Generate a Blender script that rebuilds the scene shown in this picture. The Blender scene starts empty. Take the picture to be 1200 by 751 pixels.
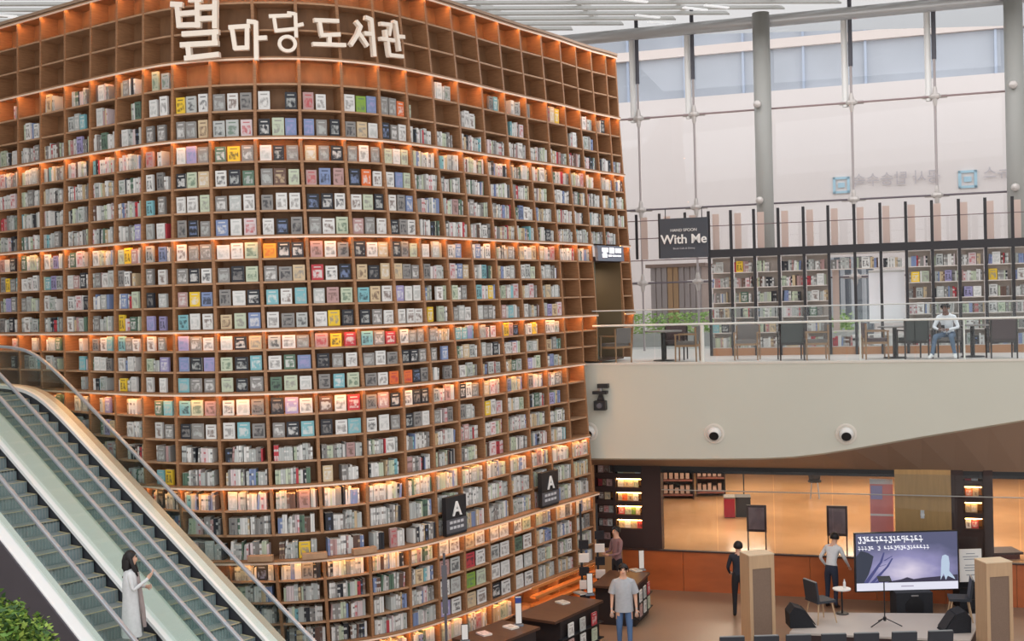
import bpy, bmesh, math, random
from mathutils import Vector, Matrix
R = random.Random(7)
SC = bpy.context.scene
COL = SC.collection
# ------------------------------------------------------------------ camera, world, light, exposure
F_PX, CZ, PITCH, ROLL = 1400.0, 7.2, math.radians(1.0), math.radians(1.6)
cF = Vector((0, math.cos(PITCH), -math.sin(PITCH)))
_r0 = Vector((1, 0, 0)); _u0 = _r0.cross(cF)
cR = math.cos(ROLL) * _r0 - math.sin(ROLL) * _u0
cU = math.sin(ROLL) * _r0 + math.cos(ROLL) * _u0
CAM = Vector((0, 0, CZ))
cam_d = bpy.data.cameras.new('camera'); cam = bpy.data.objects.new('camera', cam_d); COL.objects.link(cam)
cam_d.sensor_width = 36; cam_d.sensor_fit = 'HORIZONTAL'; cam_d.lens = F_PX / 1200 * 36
cam_d.clip_start = .1; cam_d.clip_end = 500
m = Matrix((cR, cU, -cF)).transposed().to_4x4(); m.translation = CAM; cam.matrix_world = m
SC.camera = cam
SC.view_settings.view_transform = 'Standard'; SC.view_settings.look = 'None'
SC.view_settings.gamma = 1; SC.view_settings.use_curve_mapping = False
SC.view_settings.exposure = 0.0
w = bpy.data.worlds.new('sky'); SC.world = w; w.use_nodes = True
w.node_tree.nodes['Background'].inputs[0].default_value = (1, .968, .95, 1)
w.node_tree.nodes['Background'].inputs[1].default_value = 1.95

def area(name, loc, size, power, color, rot=(0, 0, 0), sy=None):
    l = bpy.data.lights.new(name, 'AREA'); l.energy = power; l.color = color; l.size = size
    if sy: l.shape = 'RECTANGLE'; l.size_y = sy
    o = bpy.data.objects.new(name, l); o.location = loc; o.rotation_euler = rot; COL.objects.link(o)
    return o

area('roof_skylight', (0, 5, 14.6), 34, 2350, (.97, .98, 1), (0, 0, 0), 22)
area('rear_fill', (0, -11.5, 7.5), 30, 1500, (.98, .98, 1), (math.radians(90), 0, 0), 11)  # added frontal fill light behind the camera; no window is built there
area('deck_fill', (8, 28.5, 14.4), 13, 620, (.98, .98, 1), (0, 0, math.radians(-20)), 6)  # added fill light that brightens the upper deck, not an opening of its own
# ------------------------------------------------------------------ survey helpers (photo point -> place in the hall)
def ray(u, v):
    return (cF + cR * ((u - 600) / F_PX) + cU * ((375.5 - v) / F_PX))
def at_z(u, v, z):
    d = ray(u, v); return CAM + d * ((z - CZ) / d.z)
def at_y(u, v, y):
    d = ray(u, v); return CAM + d * (y / d.y)
def at_pl(u, v, p, n):
    d = ray(u, v); return CAM + d * ((p - CAM).dot(n) / d.dot(n))

# ------------------------------------------------------------------ materials
def lin(c):
    return tuple((x / 12.92 if x <= .04045 else ((x + .055) / 1.055) ** 2.4) for x in [k / 255 for k in c])
MATS = {}
def mat(name, rgb, rough=.6, metal=0, emit=0, spec=.4, noise=0, scale=6, stretch=(1, 1, 1), emit_rgb=None, bump=0):
    if name in MATS: return MATS[name]
    m = bpy.data.materials.new(name); m.use_nodes = True; nt = m.node_tree
    b = nt.nodes['Principled BSDF']; c = lin(rgb) + (1,)
    b.inputs['Base Color'].default_value = c; b.inputs['Roughness'].default_value = rough
    b.inputs['Metallic'].default_value = metal; b.inputs['Specular IOR Level'].default_value = spec
    if emit:
        b.inputs['Emission Color'].default_value = (lin(emit_rgb) + (1,)) if emit_rgb else c
        b.inputs['Emission Strength'].default_value = emit
    if noise:
        tc = nt.nodes.new('ShaderNodeTexCoord'); mp = nt.nodes.new('ShaderNodeMapping')
        mp.inputs['Scale'].default_value = stretch
        nz = nt.nodes.new('ShaderNodeTexNoise'); nz.inputs['Scale'].default_value = scale; nz.inputs['Detail'].default_value = 4
        mr = nt.nodes.new('ShaderNodeMapRange'); mr.inputs[1].default_value = .3; mr.inputs[2].default_value = .7
        mr.inputs[3].default_value = 1 - noise; mr.inputs[4].default_value = 1 + noise
        mx = nt.nodes.new('ShaderNodeVectorMath'); mx.operation = 'SCALE'; mx.inputs[0].default_value = c[:3]
        nt.links.new(tc.outputs['Object'], mp.inputs[0]); nt.links.new(mp.outputs[0], nz.inputs['Vector'])
        nt.links.new(nz.outputs[0], mr.inputs[0]); nt.links.new(mr.outputs[0], mx.inputs['Scale'])
        nt.links.new(mx.outputs[0], b.inputs['Base Color'])
        if bump:
            bp = nt.nodes.new('ShaderNodeBump'); bp.inputs['Strength'].default_value = bump
            nt.links.new(nz.outputs[0], bp.inputs['Height']); nt.links.new(bp.outputs[0], b.inputs['Normal'])
    MATS[name] = m; return m
def glass(name, rgb, gloss=.08, rough=.02):
    m = bpy.data.materials.new(name); m.use_nodes = True; nt = m.node_tree; nt.nodes.clear()
    o = nt.nodes.new('ShaderNodeOutputMaterial'); t = nt.nodes.new('ShaderNodeBsdfTransparent'); g = nt.nodes.new('ShaderNodeBsdfGlossy')
    x = nt.nodes.new('ShaderNodeMixShader'); f = nt.nodes.new('ShaderNodeLayerWeight'); f.inputs[0].default_value = .5
    pw = nt.nodes.new('ShaderNodeMath'); pw.operation = 'POWER'; pw.inputs[1].default_value = 4
    mu = nt.nodes.new('ShaderNodeMath'); mu.operation = 'MULTIPLY_ADD'; mu.inputs[1].default_value = .35; mu.inputs[2].default_value = gloss * .5
    mu.use_clamp = True; nt.links.new(f.outputs['Facing'], pw.inputs[0])
    t.inputs[0].default_value = lin(rgb) + (1,); g.inputs['Roughness'].default_value = rough
    nt.links.new(pw.outputs[0], mu.inputs[0]); nt.links.new(mu.outputs[0], x.inputs[0])
    nt.links.new(t.outputs[0], x.inputs[1]); nt.links.new(g.outputs[0], x.inputs[2]); nt.links.new(x.outputs[0], o.inputs[0])
    return m
WOOD = mat('oak_veneer', (150, 110, 78), .55, noise=.16, scale=3, stretch=(2, 2, 14))
WOODS = mat('oak_edge', (170, 134, 104), .55, noise=.12, scale=3, stretch=(3, 3, 3))
WOODB = mat('oak_back', (132, 98, 70), .6, noise=.16, scale=2, stretch=(3, 3, 1))
RIDGE = mat('ridge_edge', (240, 212, 190), .5, noise=.05)
LED2 = mat('amber_led', (255, 150, 60), .5, emit=5.0, emit_rgb=(255, 170, 90))
LED = mat('warm_led', (255, 150, 60), .5, emit=34.0, emit_rgb=(255, 180, 104))
WHITE = mat('white_paint', (226, 226, 224), .45)
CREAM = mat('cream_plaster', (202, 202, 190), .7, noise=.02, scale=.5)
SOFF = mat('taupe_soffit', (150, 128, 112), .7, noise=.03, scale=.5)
BLACK = mat('black_metal', (30, 31, 35), .45)
BLACKF = mat('black_fabric', (38, 40, 46), .85, noise=.15, scale=30)
STEEL = mat('brushed_steel', (176, 178, 184), .3, .9)
GREYP = mat('grey_steel_paint', (148, 148, 144), .5)
DARKG = mat('charcoal_cladding', (78, 75, 82), .6, noise=.05, scale=2)
DKWOOD = mat('walnut', (74, 50, 38), .45, noise=.2, scale=3, stretch=(1, 8, 8))
BRN = mat('dark_brown_panel', (58, 40, 38), .6)
LTWOOD = mat('light_oak_panel', (188, 150, 98), .5, noise=.08, scale=3, stretch=(6, 6, .6))
KIOSK = mat('pale_birch', (190, 160, 128), .5, noise=.06, scale=3, stretch=(6, 6, .6))
MESHG = mat('speaker_grille', (128, 108, 94), .8, noise=.1, scale=90)
SKIN = mat('skin', (214, 170, 146), .6); HAIR = mat('black_hair', (24, 20, 22), .5)
PAPER = mat('white_paper', (232, 232, 230), .6)
CONCR = mat('dark_rubber', (46, 46, 50), .7)
GLASS_E = glass('escalator_glass', (240, 247, 245), .08)
GLASS_W = glass('window_glass', (244, 246, 248), .05)
GLASS_R = glass('railing_glass', (249, 252, 252), .03)

# ------------------------------------------------------------------ mesh + object helpers
ORG = {}
class MB:
    def __init__(s): s.v = []; s.f = []; s.m = []; s.uv = {}; s.smooth = False
    def quad(s, pts, mi=0):
        n = len(s.v); s.v += [tuple(p) for p in pts]; s.f.append(tuple(range(n, n + len(pts)))); s.m.append(mi)
    def obox(s, o, a, b, c, mi=0):
        """box from corner o along the vectors a, b, c"""
        o, a, b, c = map(Vector, (o, a, b, c))
        if a.cross(b).dot(c) < 0: a, b = b, a
        n = len(s.v)
        s.v += [tuple(p) for p in (o, o + a, o + a + b, o + b, o + c, o + a + c, o + a + b + c, o + b + c)]
        for f in ((3, 2, 1, 0), (4, 5, 6, 7), (0, 1, 5, 4), (1, 2, 6, 5), (2, 3, 7, 6), (3, 0, 4, 7)):
            s.f.append(tuple(n + i for i in f)); s.m.append(mi)
    def box(s, c, d, mi=0, rz=0, rx=0, ry=0):
        M = Matrix.Rotation(rz, 3, 'Z') @ Matrix.Rotation(ry, 3, 'Y') @ Matrix.Rotation(rx, 3, 'X')
        a, b, e = M @ Vector((d[0], 0, 0)), M @ Vector((0, d[1], 0)), M @ Vector((0, 0, d[2]))
        s.obox(Vector(c) - (a + b + e) / 2, a, b, e, mi)
    def tube(s, pts, r, n=8, mi=0, caps=True):
        pts = [Vector(p) for p in pts]; rs = r if isinstance(r, (list, tuple)) else [r] * len(pts); base = len(s.v)
        for i, p in enumerate(pts):
            t = (pts[min(i + 1, len(pts) - 1)] - pts[max(i - 1, 0)]).normalized()
            a = t.cross(Vector((0, 0, 1)));
            if a.length < .02: a = t.cross(Vector((1, 0, 0)))
            a.normalize(); b = t.cross(a)
            for k in range(n):
                q = 2 * math.pi * k / n; s.v.append(tuple(p + (a * math.cos(q) + b * math.sin(q)) * rs[i]))
        for i in range(len(pts) - 1):
            for k in range(n):
                k2 = (k + 1) % n
                s.f.append((base + i * n + k, base + i * n + k2, base + (i + 1) * n + k2, base + (i + 1) * n + k)); s.m.append(mi)
        if caps:
            s.f.append(tuple(base + k for k in range(n))[::-1]); s.m.append(mi)
            s.f.append(tuple(base + (len(pts) - 1) * n + k for k in range(n))); s.m.append(mi)
    def lathe(s, c, prof, n=16, mi=0, axis=None):
        """prof: (radius, height) from bottom to top; axis: direction of height"""
        ax = Vector(axis or (0, 0, 1)).normalized(); c = Vector(c); a = ax.cross(Vector((0, 0, 1)))
        if a.length < .02: a = Vector((1, 0, 0))
        a.normalize(); b = ax.cross(a); base = len(s.v)
        for r, h in prof:
            for k in range(n):
                q = 2 * math.pi * k / n; s.v.append(tuple(c + ax * h + (a * math.cos(q) + b * math.sin(q)) * r))
        for i in range(len(prof) - 1):
            for k in range(n):
                k2 = (k + 1) % n
                s.f.append((base + i * n + k, base + i * n + k2, base + (i + 1) * n + k2, base + (i + 1) * n + k)); s.m.append(mi)
        s.f.append(tuple(base + k for k in range(n))[::-1]); s.m.append(mi)
        s.f.append(tuple(base + (len(prof) - 1) * n + k for k in range(n))); s.m.append(mi)
    def prism(s, poly, d, mi=0):
        """flat polygon (list of points) extruded by vector d"""
        poly = [Vector(p) for p in poly]; d = Vector(d); n = len(poly); base = len(s.v)
        s.v += [tuple(p) for p in poly] + [tuple(p + d) for p in poly]
        s.f.append(tuple(range(base, base + n))[::-1]); s.m.append(mi)
        s.f.append(tuple(range(base + n, base + 2 * n))); s.m.append(mi)
        for i in range(n):
            j = (i + 1) % n; s.f.append((base + i, base + j, base + n + j, base + n + i)); s.m.append(mi)
    def mesh(s, name, mats, origin=(0, 0, 0)):
        me = bpy.data.meshes.new(name); o = Vector(origin)
        me.from_pydata([tuple(Vector(p) - o) for p in s.v], [], s.f)
        for x in (mats if isinstance(mats, (list, tuple)) else [mats]): me.materials.append(x)
        me.polygons.foreach_set('material_index', s.m)
        if s.smooth: me.polygons.foreach_set('use_smooth', [True] * len(s.f))
        me.update(); return me
    def build(s, name, mats, parent=None, loc=None):
        """parent: coordinates are world coordinates, stored relative to the parent"""
        org = Vector(loc) if loc is not None else Vector(ORG.get(parent, (0, 0, 0)))
        o = bpy.data.objects.new(name, s.mesh(name, mats, org)); COL.objects.link(o)
        if parent is not None:
            o.parent = parent
            if parent in ORG: ORG[o] = ORG[parent]
        elif loc is not None: o.location = loc
        return o
def tag(o, label, cat, group=None, kind=None):
    if label: o['label'] = label
    if cat: o['category'] = cat
    if group: o['group'] = group
    if kind: o['kind'] = kind
    return o
def struct(o, kind='structure', label=None):
    o['kind'] = kind
    if label: o['label'] = label
    return o
def thing(name, label, cat, loc=(0, 0, 0), rz=0, group=None, world=False):
    o = bpy.data.objects.new(name, None); o.location = loc; o.rotation_euler = (0, 0, rz); o.empty_display_size = .1
    COL.objects.link(o); tag(o, label, cat, group)
    if world: ORG[o] = Vector(loc)
    return o
def copy_tree(src, loc, rz, label, group=None):
    def rec(o, par):
        c = o.copy(); COL.objects.link(c)
        if par is not None: c.parent = par
        for ch in kids.get(o, []): rec(ch, c)
        return c
    kids = {}
    for o in COL.objects:
        if o.parent is not None: kids.setdefault(o.parent, []).append(o)
    r = rec(src, None); r.location = loc; r.rotation_euler = (0, 0, rz); r['label'] = label
    if group: r['group'] = group
    return r
def text(name, s, size, loc, xdir, ydir, m, parent=None, ext=.01, align='CENTER'):
    c = bpy.data.curves.new(name, 'FONT'); c.body = s; c.size = size; c.extrude = ext; c.offset = size * .016 if s in ('With Me', 'A') else 0; c.align_x = align; c.align_y = 'CENTER'
    c.materials.append(m); o = bpy.data.objects.new(name, c); COL.objects.link(o)
    x, y = Vector(xdir).normalized(), Vector(ydir).normalized(); z = x.cross(y)
    M = Matrix((x, y, z)).transposed().to_4x4(); M.translation = Vector(loc)
    me = bpy.data.meshes.new_from_object(o.evaluated_get(bpy.context.evaluated_depsgraph_get())); bpy.data.objects.remove(o)
    o = bpy.data.objects.new(name, me); COL.objects.link(o)
    if parent is not None:
        o.parent = parent; M.translation = Vector(loc) - ORG.get(parent, Vector())
    o.matrix_local = M
    return o

# ================================================================== SETTING
# frame of the upper deck: A = where its front edge meets the shelves, DS along the edge, DN away from the camera
ZD = 5.6
A = at_z(683, 427.2, ZD); B = at_z(1200, 422, ZD)
DS = (B - A); DS.z = 0; DS.normalize(); DN = Vector((-DS.y, DS.x, 0))
UP = Vector((0, 0, 1))
def D(s, d, z): return Vector((A.x, A.y, 0)) + DS * s + DN * d + UP * z
def onD(u, v, d):
    p = at_pl(u, v, D(0, d, 0), DN); q = p - A; return q.dot(DS), p.z      # (s, z)
def sU(u, v, d): return onD(u, v, d)[0]

b = MB(); b.quad([(-40, 4, 0), (40, 4, 0), (40, 62, 0), (-40, 62, 0)]); 
FLOOR = mat('beige_stone_floor', (140, 117, 98), .35, noise=.06, scale=.6, spec=.4)
fl = struct(b.build('floor', FLOOR))
# raised lobby under the deck
ZL = .95; DL = 1.1
LOBBY = mat('polished_orange_stone', (212, 168, 124), .14, noise=.10, scale=.7, spec=.7)
b = MB(); b.obox(D(-9, DL + .06, .002), DS * 40, DN * 26, UP * (ZL - .002)); struct(b.build('floor_lobby', LOBBY))
b = MB(); RIS = mat('orange_timber_riser', (174, 94, 52), .3, noise=.14, scale=1.2, stretch=(1, 1, 3), spec=.5)
for i in range(16):
    b = MB(); b.obox(D(.6 + i * 1.5, DL, .0), DS * 1.49, DN * .055, UP * (ZL + .01)); o = b.build('riser_panel', RIS, fl)
b = MB(); b.obox(D(.6, DL - .03, ZL + .01), DS * 24, DN * .12, UP * .03); struct(b.build('trim_1', BRN))

# ---- deck: slab, curved fascia, soffit, black beam
b = MB(); b.obox(D(-6, .08, ZD - .3), DS * 30, DN * 9, UP * .3); struct(b.build('floor_upper', mat('pale_tile', (214, 208, 204), .4)))
low = [(683, 537), (760, 537.5), (830, 537.5), (890, 537), (930, 535), (965, 531), (1000, 525.5), (1040, 518.5), (1080, 511.5), (1120, 505), (1160, 498.5), (1200, 492), (1260, 484), (1340, 474)]
lowp = [onD(u, v, 0) for u, v in low]
lowp = [(-.3, lowp[0][1])] + lowp[1:] + [(lowp[-1][0] + 6, lowp[-1][1] + .1)]
SOFD = 1.25; ZB = onD(950, 550, SOFD)[1]
b = MB(); n = len(lowp)
for i in range(n - 1):
    (s0, z0), (s1, z1) = lowp[i], lowp[i + 1]
    b.obox(D(s0, 0, z0), DS * (s1 - s0), DN * .1, UP * (ZD - z0)) if abs(z1 - z0) < 1e-4 else None
    if abs(z1 - z0) >= 1e-4:
        b.prism([D(s0, 0, z0), D(s1, 0, z1), D(s1, 0, ZD), D(s0, 0, ZD)], DN * .1)
o = struct(b.build('fascia', CREAM)); o.name = 'wall_deck'
b = MB()
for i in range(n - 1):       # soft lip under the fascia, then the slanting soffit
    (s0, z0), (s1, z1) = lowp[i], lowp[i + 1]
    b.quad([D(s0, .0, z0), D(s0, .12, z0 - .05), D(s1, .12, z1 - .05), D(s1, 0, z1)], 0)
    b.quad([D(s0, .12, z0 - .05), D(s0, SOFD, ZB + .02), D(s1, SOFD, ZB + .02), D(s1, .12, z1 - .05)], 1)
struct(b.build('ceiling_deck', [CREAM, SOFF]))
b = MB(); b.obox(D(-.3, -.02, ZD - .02), DS * 24, DN * .18, UP * .05); struct(b.build('trim_2', mat('pale_kerb', (214, 208, 198), .5)))
zb2 = onD(950, 557, SOFD)[1]
b = MB(); b.obox(D(.3, SOFD, zb2), DS * 24, DN * .3, UP * (ZB - zb2 + .02)); struct(b.build('trim_3', BLACK))
b = MB(); b.obox(D(.3, SOFD + .3, ZB + .25), DS * 24, DN * 17, UP * .1); struct(b.build('ceiling_lobby', mat('lobby_ceiling', (150, 120, 100), .7)))
b = MB(); b.obox(D(-8, 20.5, 0), DS * 40, DN * .2, UP * 5); struct(b.build('wall_lobby', mat('lobby_wall', (120, 84, 64), .7)))
for i in range(5):
    for j in range(3):
        c = D(2.5 + i * 3.4, 3.2 + j * 3.8, ZB + .2)
        area('lobby_lamp', c, 1.2, 85, (1, .80, .58))

# ---- curtain wall of glass
GD = 6.6
ZP0 = onD(700, 45, GD)[1]
sC1 = sU(894, 120, GD - .35); sC2 = sU(1189, 120, GD - .35)
ROOFZ = 15.1
gw = struct(MB().build('window_1', GLASS_W))
# replaced below by an assembly: cables, nodes, struts and panes are its parts
cab_u = [748, 813, 894, 998, 1096, 1189]
cab_s = [sU(u, 130, GD) for u in cab_u]
cab_s = cab_s + [cab_s[-1] + (cab_s[-1] - cab_s[-2])]
zr = [onD(813, 134, GD)[1], onD(813, 243, GD)[1], onD(813, 330, GD)[1]]
zrow = [ZD - 3.0, ZD + .02, zr[2], zr[1], zr[0], ROOFZ - .1]
sl = [cab_s[0] - 2.6] + cab_s
for i in range(len(sl) - 1):
    for j in range(1, len(zrow) - 1):
        b = MB(); b.obox(D(sl[i] + .02, GD + .12, zrow[j] + .02), DS * (sl[i + 1] - sl[i] - .04), DN * .02, UP * (zrow[j + 1] - zrow[j] - .04))
        b.build('pane', GLASS_W, gw)
for i, s in enumerate(cab_s):
    if i not in (2, 5):
        b = MB(); b.tube([D(s, GD, ZD), D(s, GD, ROOFZ - .1)], .035, 6, 0); b.build('cable', mat('grey_cable', (166, 158, 158), .5), gw)
        b = MB(); b.tube([D(s, GD, zr[0] + 1.0), D(s, GD, ZP0 + .55)], .06, 6, 0); b.build('cable_end', mat('dark_rod', (84, 84, 92), .5), gw)
        b = MB(); b.tube([D(s - .16, GD + .1, zr[0] - .1), D(s - .16, GD + .1, ROOFZ - .3)], .09, 8); b.build('mullion_tube', WHITE, gw)
    for z in (zr[0], zr[1], zr[2]):
        b = MB()
        if i in (2, 5):
            b.lathe(D(s - .08, GD - .68, z + .05), [(.03, -.08), (.09, -.05), (.11, 0), (.09, .05), (.03, .08)], 12, axis=DN)
        else:
            b.lathe(D(s, GD, z), [(.04, -.26), (.06, -.18), (.08, 0), (.06, .18), (.04, .26)], 10)
            b.tube([D(s - .32, GD + .05, z), D(s + .32, GD + .05, z)], [.05, .05], 8); b.lathe(D(s, GD, z), [(.02, -.16), (.08, -.1), (.1, 0), (.08, .1), (.02, .16)], 10, axis=DS)
        b.build('spider_node', mat('node_grey', (190, 184, 180), .4, .3), gw)
for i in range(len(sl) - 1):
    for z in (zr[0], zr[1], zr[2]):
        b = MB(); b.tube([D(sl[i] + .05, GD + .02, z), D(sl[i + 1] - .05, GD + .02, z)], .03, 6)
        b.build('strut', mat('strut_brown', (150, 132, 132) if z == zr[0] else (96, 88, 94), .5) if z == zr[0] else mat('strut_dark', (104, 96, 102), .5), gw)
for i, (s, nm) in enumerate(((sC1, 'trim_4'), (sC2, 'trim_5'), (sC2 + (sC2 - sC1), 'trim_6'))):
    b = MB(); b.lathe(D(s, GD - .4, ZD), [(.235, 0), (.235, 9.35)], 24); b.smooth = True; struct(b.build(nm, GREYP))
b = MB(); b.tube([D(-3.5, GD - .1, ZP0), D(sC1 + .0, GD - .1, ZP0), D(30, GD - .1, ZP0)], .17, 14); b.smooth = True; struct(b.build('trim_7', mat('silver_pipe', (190, 192, 194), .35, .3)))
# ---- roof: long louvres under a pale translucent skin
RF = bpy.data.materials.new('milky_roof_panel'); RF.use_nodes = True; nt = RF.node_tree; nt.nodes.clear()
_o = nt.nodes.new('ShaderNodeOutputMaterial'); _t = nt.nodes.new('ShaderNodeBsdfTranslucent'); _t.inputs[0].default_value = (.42, .43, .44, 1); nt.links.new(_t.outputs[0], _o.inputs[0])
b = MB(); b.quad([(-24, -12, ROOFZ + 1.2), (34, -12, ROOFZ + 1.2), (34, 42, ROOFZ + 1.2), (-24, 42, ROOFZ + 1.2)])
HW = mat('hall_wall', (200, 194, 186), .8)
for nm, o_, a_, c_ in (('wall_back', (-24, -12.2, 0), (58, 0, 0), (0, .2, 0)), ('wall_left', (-24.2, -12, 0), (.2, 0, 0), (0, 48, 0)), ('wall_right', (34, -12, 0), (.2, 0, 0), (0, 24, 0))):
    q_ = MB(); q_.obox(o_, a_, c_, (0, 0, ROOFZ + 1.2)); struct(q_.build(nm, HW))
struct(b.build('ceiling', RF))
LV = mat('grey_louvre', (196, 196, 192), .5)
rf = thing('roof_louvre', 'grey and white roof louvres high above the bookshelves', 'roof', (0, 0, ROOFZ), world=True)
tr = Vector((1, .10, 0)).normalized(); nr = Vector((-tr.y, tr.x, 0))
for i in range(30):
    c = Vector((0, 21 + i * .62, ROOFZ)); p0 = c - tr * 28; 
    q0, q1 = p0, c + tr * 14
    def clip(p, q):
        # end the louvre at the glass line
        dp = (p - D(0, GD + .1, ROOFZ)).dot(DN); dq = (q - D(0, GD + .1, ROOFZ)).dot(DN)
        if dp > 0 and dq > 0: return None
        if dq > 0: q = p + (q - p) * (-dp / (dq - dp))
        if dp > 0: p = q + (p - q) * (-dq / (dp - dq))
        return p, q
    e = clip(q0, q1)
    if not e or (e[1] - e[0]).length < .5: continue
    q0, q1 = e
    b = MB(); b.obox(q0, q1 - q0, nr * .34 + UP * .16, UP * .04 - nr * .01); b.build('louvre', [LV], rf)
for i in range(9):
    c = D(-9 + i * 2.6, 0, ROOFZ + .3)
    b = MB(); b.obox(c - DN * 6, DN * 13, DS * .12, UP * .25); b.build('roof_rib', WHITE, rf)
tb = MB()
for i in range(60):
    x = -14 + R.random() * 22; y = 24 + R.random() * 11
    tb.box((x, y, ROOFZ - .1), (.8, .1, .04), rz=.5)
tb.build('roof_light_slot', mat('roof_slot', (240, 242, 244), .5, emit=.5), rf)['kind'] = 'stuff'

# ---- what stands outside: office facade, terrace, hedge, far houses
EXW = mat('pale_stone_facade', (231, 223, 220), .8, noise=.015, scale=.15)
EXB = mat('blue_glass_band', (172, 178, 188), .35, noise=.10, scale=.35, spec=.5)
EXP = mat('pink_stone_band', (234, 222, 216), .8)
ED = 26.0
def zE(u, v): return onD(u, v, ED)[1]
fac = thing('office_building', 'pale stone office building with long blue window bands, outside the glass', 'building', D(5, ED, 0), world=True)
bands = [('facade_wall', 0, zE(1000, 99), EXW), ('window_band', zE(1000, 99), zE(1000, 48), EXB), ('facade_ledge', zE(1000, 48), zE(1000, 37), EXP), ('window_band', zE(1000, 37), zE(1000, -12), EXB), ('facade_wall', zE(1000, -12), 34, EXW)]
for nm, z0, z1, mm in bands:
    off = .25 if nm == 'window_band' else 0
    b = MB(); b.obox(D(-22, ED + off, z0), DS * 66, DN * .5, UP * (z1 - z0)); o = b.build(nm, mm, fac)
for i in range(24):
    for k in (1, 3):
        b = MB(); b.obox(D(-20 + i * 2.6, ED + .1, bands[k][1]), DS * .1, DN * .16, UP * (bands[k][2] - bands[k][1])); b.build('mullion', mat('pale_mullion', (176, 188, 208), .5), fac)
# mirrored lettering with pictograms on the facade, seen from behind
def onE(u, v):
    s, z = onD(u, v, ED); return s, z
s0, z0 = onE(986, 217)
sgn = thing('facade_sign', 'faint grey reversed lettering with pale blue pictograms across the outer facade', 'sign', D(s0, ED - .05, z0), world=True)
PB = mat('pale_blue_sign', (176, 210, 226), .6); LG = mat('pale_grey_letter', (196, 190, 194), .6)
for (u, v, h) in ((986, 217, 19), (1134, 210, 20)):
    s, z = onE(u, v); hh = h * .037
    b = MB()
    b.obox(D(s - hh / 2, ED - .06, z - hh / 2), DS * hh, DN * .05, UP * hh * .14); b.obox(D(s - hh / 2, ED - .06, z + hh * .36), DS * hh, DN * .05, UP * hh * .14)
    b.obox(D(s - hh / 2, ED - .06, z - hh / 2), DS * hh * .16, DN * .05, UP * hh); b.obox(D(s + hh * .34, ED - .06, z - hh / 2), DS * hh * .16, DN * .05, UP * hh)
    b.obox(D(s - hh * .2, ED - .06, z - hh * .15), DS * hh * .4, DN * .05, UP * hh * .3)
    b.build('pictogram', PB, sgn)
s, z = onE(1050, 210); text('lettering', '공사 탑승수속', .62, D(s, ED - .08, z), -DS, UP, LG, sgn, .01)
s, z = onE(1168, 203); text('lettering', '뉴스', .6, D(s, ED - .08, z), -DS, UP, LG, sgn, .01)
# terrace outside
b = MB(); b.obox(D(-8, 9.1, ZD - .5), DS * 40, DN * 10, UP * .45); struct(b.build('floor_terrace', mat('terrace', (200, 196, 190), .7)))
def leafmass(name, fn, n, m, size, parent=None, kind=None, rnd=R):
    b = MB()
    for i in range(n):
        p, nn = fn(); a = Vector((rnd.uniform(-1, 1), rnd.uniform(-1, 1), rnd.uniform(-.6, .6))).normalized(); c = a.cross(Vector((rnd.uniform(-1, 1), rnd.uniform(-1, 1), rnd.uniform(-1, 1)))).normalized()
        s = size * rnd.uniform(.6, 1.3)
        b.v += [tuple(p - a * s), tuple(p + c * s * .45), tuple(p + a * s), tuple(p - c * s * .45)]; k = len(b.v) - 4
        b.f.append((k, k + 1, k + 2, k + 3)); b.m.append(i % (len(m)))
    return b.build(name, m, parent)
HG = [mat('hedge_green', (196, 222, 140), .7), mat('hedge_dark', (150, 190, 96), .7)]
sh0 = sU(742, 375, 10); sh1 = sU(832, 375, 10)
hz = [onD(780, 367, 10)[1], onD(780, 392, 10)[1]]
hd = thing('planter_hedge', 'low bright green hedge in a pale planter outside the cafe window', 'hedge', D((sh0 + sh1) / 2, 10, ZD), world=True)
b = MB(); b.obox(D(sh0 - 1.5, 9.7, ZD - .05), DS * (sh1 - sh0 + 2.2), DN * .8, UP * .45); b.build('planter_box', mat('planter', (206, 204, 198), .7), hd)
leafmass('foliage', lambda: (D(R.uniform(sh0 - 1.4, sh1 + .6), R.uniform(9.7, 10.5), R.uniform(hz[1] - .3, hz[0])), None), 2600, HG, .07, hd)
s2 = sU(986, 370, 10)
hd = thing('terrace_shrub', 'small pale green shrub outside the opening in the upper shelves', 'shrub', D(s2, 9.9, ZD), world=True)
b = MB(); b.lathe(D(s2, 9.9, ZD - .05), [(.28, 0), (.34, .4)], 14); b.build('pot', mat('planter', (206, 204, 198), .7), hd)
leafmass('foliage', lambda: (D(s2, 9.9, ZD + .6) + Vector((R.gauss(0, .22), R.gauss(0, .16), R.gauss(0, .14))), None), 500, HG, .06, hd)
# timber hut seen under the black sign, and glass tower base
def slab(name, u0, u1, v0, v1, d, th, m, label, cat, extra=None):
    sa, za = onD(u0, v1, d); sb, zb = onD(u1, v0, d)
    t = thing(name, label, cat, D((sa + sb) / 2, d, za), world=True)
    b = MB(); b.obox(D(sa, d, za), DS * (sb - sa), DN * th, UP * (zb - za)); b.build('body', m, t)
    return t, sa, sb, za, zb
t, sa, sb, za, zb = slab('timber_kiosk', 764, 822, 312, 384, 14, 2, mat('weathered_boards', (178, 158, 148), .8, noise=.1, scale=2), 'weathered timber hut on the terrace under the black sign', 'hut')
for i in range(9):
    b = MB(); w_ = (sb - sa) / 9; b.obox(D(sa + i * w_ + .01, 13.95, za), DS * (w_ - .03), DN * .05, UP * (zb - za)); b.build('board', mat('board_a', (186, 150, 116), .8) if i in (3, 4) else mat('board_b', (172, 160, 158), .8), t)
b = MB(); b.obox(D(sa - .15, 13.85, zb), DS * (sb - sa + .3), DN * 2.3, UP * .12); b.build('roof', mat('board_c', (150, 128, 118), .8), t)
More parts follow.
